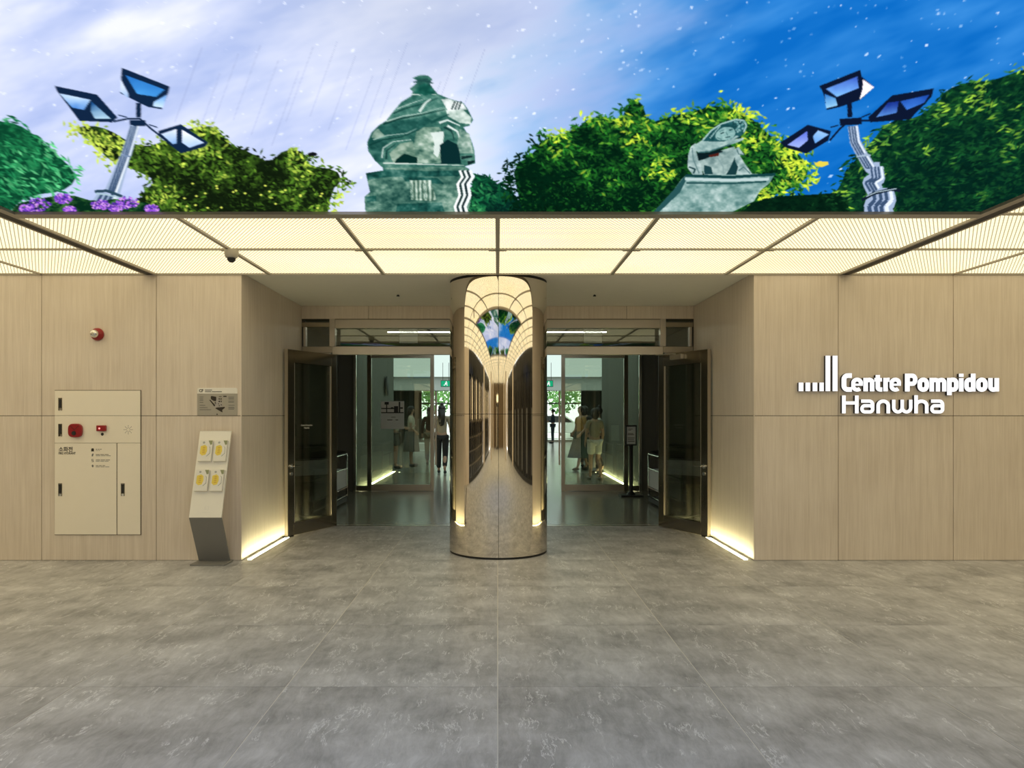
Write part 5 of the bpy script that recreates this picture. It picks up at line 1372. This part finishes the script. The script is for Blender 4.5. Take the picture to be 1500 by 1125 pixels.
        m.add(vs, [(j * n + i, j * n + (i + 1) % n, (j + 1) * n + (i + 1) % n, (j + 1) * n + i) for j in range(3) for i in range(n)])
        m.build('skirt', cloth(bottom), root, smooth='all')
    else:
        tr = []
        for s in (-1, 1):
            a, b, c_, d = legs[s]
            if kind == 'shorts':
                e = tuple(Vector(a) * 0.25 + Vector(b) * 0.75)
                tr.append([(P(0, 0, 0.955), (0.140, 0.112)), (a, 0.108), (e, 0.098)])
            else:
                e = tuple(Vector(b) * 0.08 + Vector(c_) * 0.92)
                tr.append([(P(0, 0, 0.955), (0.136, 0.108)), (a, 0.100), (b, 0.075), (e, 0.062)])
        skinned('shorts' if kind == 'shorts' else 'trousers', tr, cloth(bottom), root)
    for s in (-1, 1):
        a, b, c_, d = legs[s]
        m = MB().ball((d[0], (c_[1] + d[1]) / 2 - 0.005, d[2] + 0.005), 0.05, 12, 8, (0.85, 2.4, 0.8))
        m.v = [(x, y, max(z, d[2] - 0.034)) for x, y, z in m.v]
        m.build('shoe', cloth(shoes), root, smooth='all')
    return root, armp
BL, CRM, GRY = (0.012, 0.012, 0.013), (0.55, 0.50, 0.40), (0.12, 0.12, 0.115)
L_, R_, A_ = math.pi / 2, -math.pi / 2, math.pi       # turned towards +x, -x, away
def spot(px, py): 
    Y = H * F / (py - CY); return ((px - CX) / F * Y, Y, 0)
person((-2.44, 20.7, 0), L_, 'person in cream top and long grey skirt, seen in profile beside the poster', CRM, (0.15, 0.145, 0.135), 'skirt', 'bob', 1.70, 0.0, (0.5, 0.2), shoes=(0.10, 0.09, 0.08))
rt, ap = person((-2.78, 19.95, 0), L_, 'person in pale shirt and grey shorts holding a red booklet, partly behind the poster', (0.50, 0.50, 0.44), (0.10, 0.10, 0.09), 'shorts', 'short', 1.72, 0.0, (0.9, 0.9), shoes=(0.06, 0.06, 0.06))
bk_ = empty('booklet', (-2.78 + 0.455, 19.95, 1.10 * 1.72 / 1.68)); bk_.rotation_euler = (0, -0.5, 0); tag(bk_, 'red booklet held by the person in grey shorts', 'booklet')
B(-0.10, 0.10, -0.085, 0.085, 0.0, 0.006).build('pages', M['paper'], bk_); B(-0.102, 0.102, -0.087, 0.087, -0.003, -0.0005).build('cover', plain('red_cover', (0.45, 0.02, 0.03), 0.5), bk_)
person((-1.385, 18.2, 0), A_, 'person in beige top and black trousers with long hair, walking away by the column', (0.30, 0.25, 0.18), BL, 'trousers', 'long_bun', 1.70, 0.25, (0.1, 0.3))
person((-1.98, 21.4, 0), A_, 'person all in black, half hidden by the glass door post', BL, (0.20, 0.17, 0.12), 'trousers', 'long', 1.68, 0.1, (0.4, 0.1), 'long')
rp_, _ = person((2.18, 19.2, 0), R_ + 0.5, 'person with orange striped top and long dark green flared skirt in the group', (0.36, 0.20, 0.06), (0.035, 0.060, 0.052), 'flare', 'bob', 1.68, 0.6, (0.5, 0.5))
person((2.17, 16.4, 0), A_ + 0.3, 'person in tan top and white shorts, nearest of the group by the sign stand', (0.27, 0.23, 0.16), (0.62, 0.60, 0.52), 'shorts', 'bob', 1.60, 0.25, (0.2, 0.2), shoes=(0.25, 0.22, 0.18))
person((2.43, 20.4, 0), A_ - 0.4, 'person in dark top and dark trousers at the back of the group', (0.03, 0.03, 0.035), (0.05, 0.05, 0.05), 'trousers', 'bob', 1.70, 0.0, (0.3, 0.3))
person((2.50, 18.2, 0), R_, 'person in white top and black trousers at the lit wall end of the group', (0.55, 0.55, 0.50), BL, 'trousers', 'bun', 1.64, 0.1, (0.6, 0.4))
person((2.83, 37.6, 0), R_, 'person in dark blue clothes standing far off before the street windows', (0.03, 0.04, 0.06), (0.03, 0.04, 0.05), 'trousers', 'short', 1.76, 0.0, (0.9, 0.9), 'long')

# ------------------------------------------------------------------ the hall behind the viewer, mirrored in the column
M['shopdark'] = plain('dark_shop_glass', (0.020, 0.019, 0.016), 0.12)
M['goldlit'] = emit('warm_shop_lamp', (1.0, 0.78, 0.42), 2.2)
M['brown'] = plain('brown_wall', (0.16, 0.11, 0.06), 0.6)
tag(B(-HX - 0.3, HX + 0.3, HY - 0.3, HY, 0, ZC + 0.1).build('wall_rear', M['brown']), 'brown end wall of the hall', kind='structure')
for s, nm in ((-1, 'left'), (1, 'right')):
    tag(B(s * (HX + 0.9), s * (HX + 1.1), HY, YW + 0.25, 0, ZC + 0.1).build('wall_hall_' + nm, M['brown']), 'dark brown back wall of the shops', kind='structure')
    for y0, y1 in (((5.0, YW),) if s < 0 else ()) + ((-5.2, -4.0), (-13.2, -12.2), (HY, HY + 0.6)):
        tag(B(s * (HX - 0.05), s * (HX + 0.899), y0, y1, 0, ZC + 0.1).build('wall_pier_hall_' + nm, M['wood']), 'beige pier between shop fronts', kind='structure')
def shop(s, y0, y1, style, label):
    f_ = empty('storefront', (s * HX, (y0 + y1) / 2, 0)); tag(f_, label, 'storefront')
    h = (y1 - y0) / 2
    B(s * 0.70, s * 0.72, -h, h, 0, ZC).build('back_panel', M['shopdark'], f_)
    n = max(2, int((y1 - y0) / 1.1))
    for i in range(n + 1):
        y = -h + 2 * h * i / n
        B(s * 0.0, s * 0.07, max(-h, y - 0.04), min(h, y + 0.04), 0, ZC).build('post', M['bronze'] if style else M['darkgrey'], f_)
    B(s * 0.0, s * 0.06, -h, h, 2.35, 2.85).build('fascia', M['shopdark'], f_)
    B(s * 0.0, s * 0.05, -h, h, 0.0, 0.10).build('plinth', M['darkgrey'], f_)
    r3 = random.Random(3 + int(y0) + s)
    if style:
        for i in range(n):
            y = -h + 2 * h * (i + 0.5) / n
            for z in (0.35, 0.65, 0.95, 1.3):
                B(s * 0.05, s * 0.30, y - 0.5, y + 0.5, z, z + 0.03).build('shelf', M['bronze'], f_)
            for q in range(4):
                yy = y - 0.36 + q * 0.24
                B(s * 0.06, s * 0.08, yy - 0.01, yy + 0.01, 0.1, 0.95).build('grille_bar', M['bronze'], f_)
            B(s * 0.45, s * 0.50, y - 0.05, y + 0.05, 1.35, 2.3).build('lit_display', M['goldlit'] if i % 2 == 0 else M['brown'], f_)
            B(s * 0.40, s * 0.44, y - 0.40, y - 0.18, 1.35, 2.25).build('display_panel', M['wood'], f_)
    else:
        B(s * 0.08, s * 0.09, -h, h, 0.10, 2.35).build('dark_glass', M['shopdark'], f_)
        for i in range(n):
            y = -h + 2 * h * (i + 0.5) / n
            if i % 3 == 0: B(s * 0.03, s * 0.035, y - 0.15, y + 0.15, 2.45, 2.75).build('lit_sign', M['sign_face'], f_)
            if i % 2: B(s * 0.05, s * 0.07, y - 0.25, y + 0.25, 0.2, 1.6).build('poster', M['midgrey'], f_)
shop(-1, -4.0, 5.0, True, 'bronze framed shop front with lit shelves mirrored in the column')
shop(1, -4.0, YW - 0.03, False, 'dark glass shop front mirrored in the column')
shop(-1, -12.2, -5.2, True, 'second bronze framed shop front further down the mirrored hall')
shop(1, -12.2, -5.2, False, 'second dark glass shop front further down the mirrored hall')
kp_ = empty('shop_kiosk', (-1.6, HY + 0.6, 0)); tag(kp_, 'dark shop kiosk with lit sign at the mirrored hall end', 'kiosk')
B(-1.2, 1.2, -0.4, 0.3, 0, 2.4).build('body', M['shopdark'], kp_)
B(-1.0, 1.0, 0.301, 0.32, 2.0, 2.3).build('lit_sign', M['goldlit'], kp_)
for q in range(5): B(-1.0 + q * 0.45, -0.75 + q * 0.45, 0.301, 0.34, 0.1, 1.8).build('front_panel', M['bronze'] if q % 2 else M['wood'], kp_)
for s in (-1, 1):
    for y in (-8.7, -14.5):
        tag(B(s * 4.6, s * 5.2, y - 0.3, y + 0.3, 0, ZC).build('wall_pillar_hall', M['wood']), 'square beige pillar in the mirrored hall', kind='structure')
od = empty('display_banner', (0.6, HY + 0.02, 0)); tag(od, 'orange and black display banner on the mirrored end wall', 'banner')
B(-0.8, 0.8, 0, 0.03, 0.3, 1.6).build('panel', plain('orange_banner', (0.75, 0.30, 0.03), 0.5), od)
B(-0.3, 0.3, 0.031, 0.05, 0.3, 2.2).build('dark_band', M['black'], od)
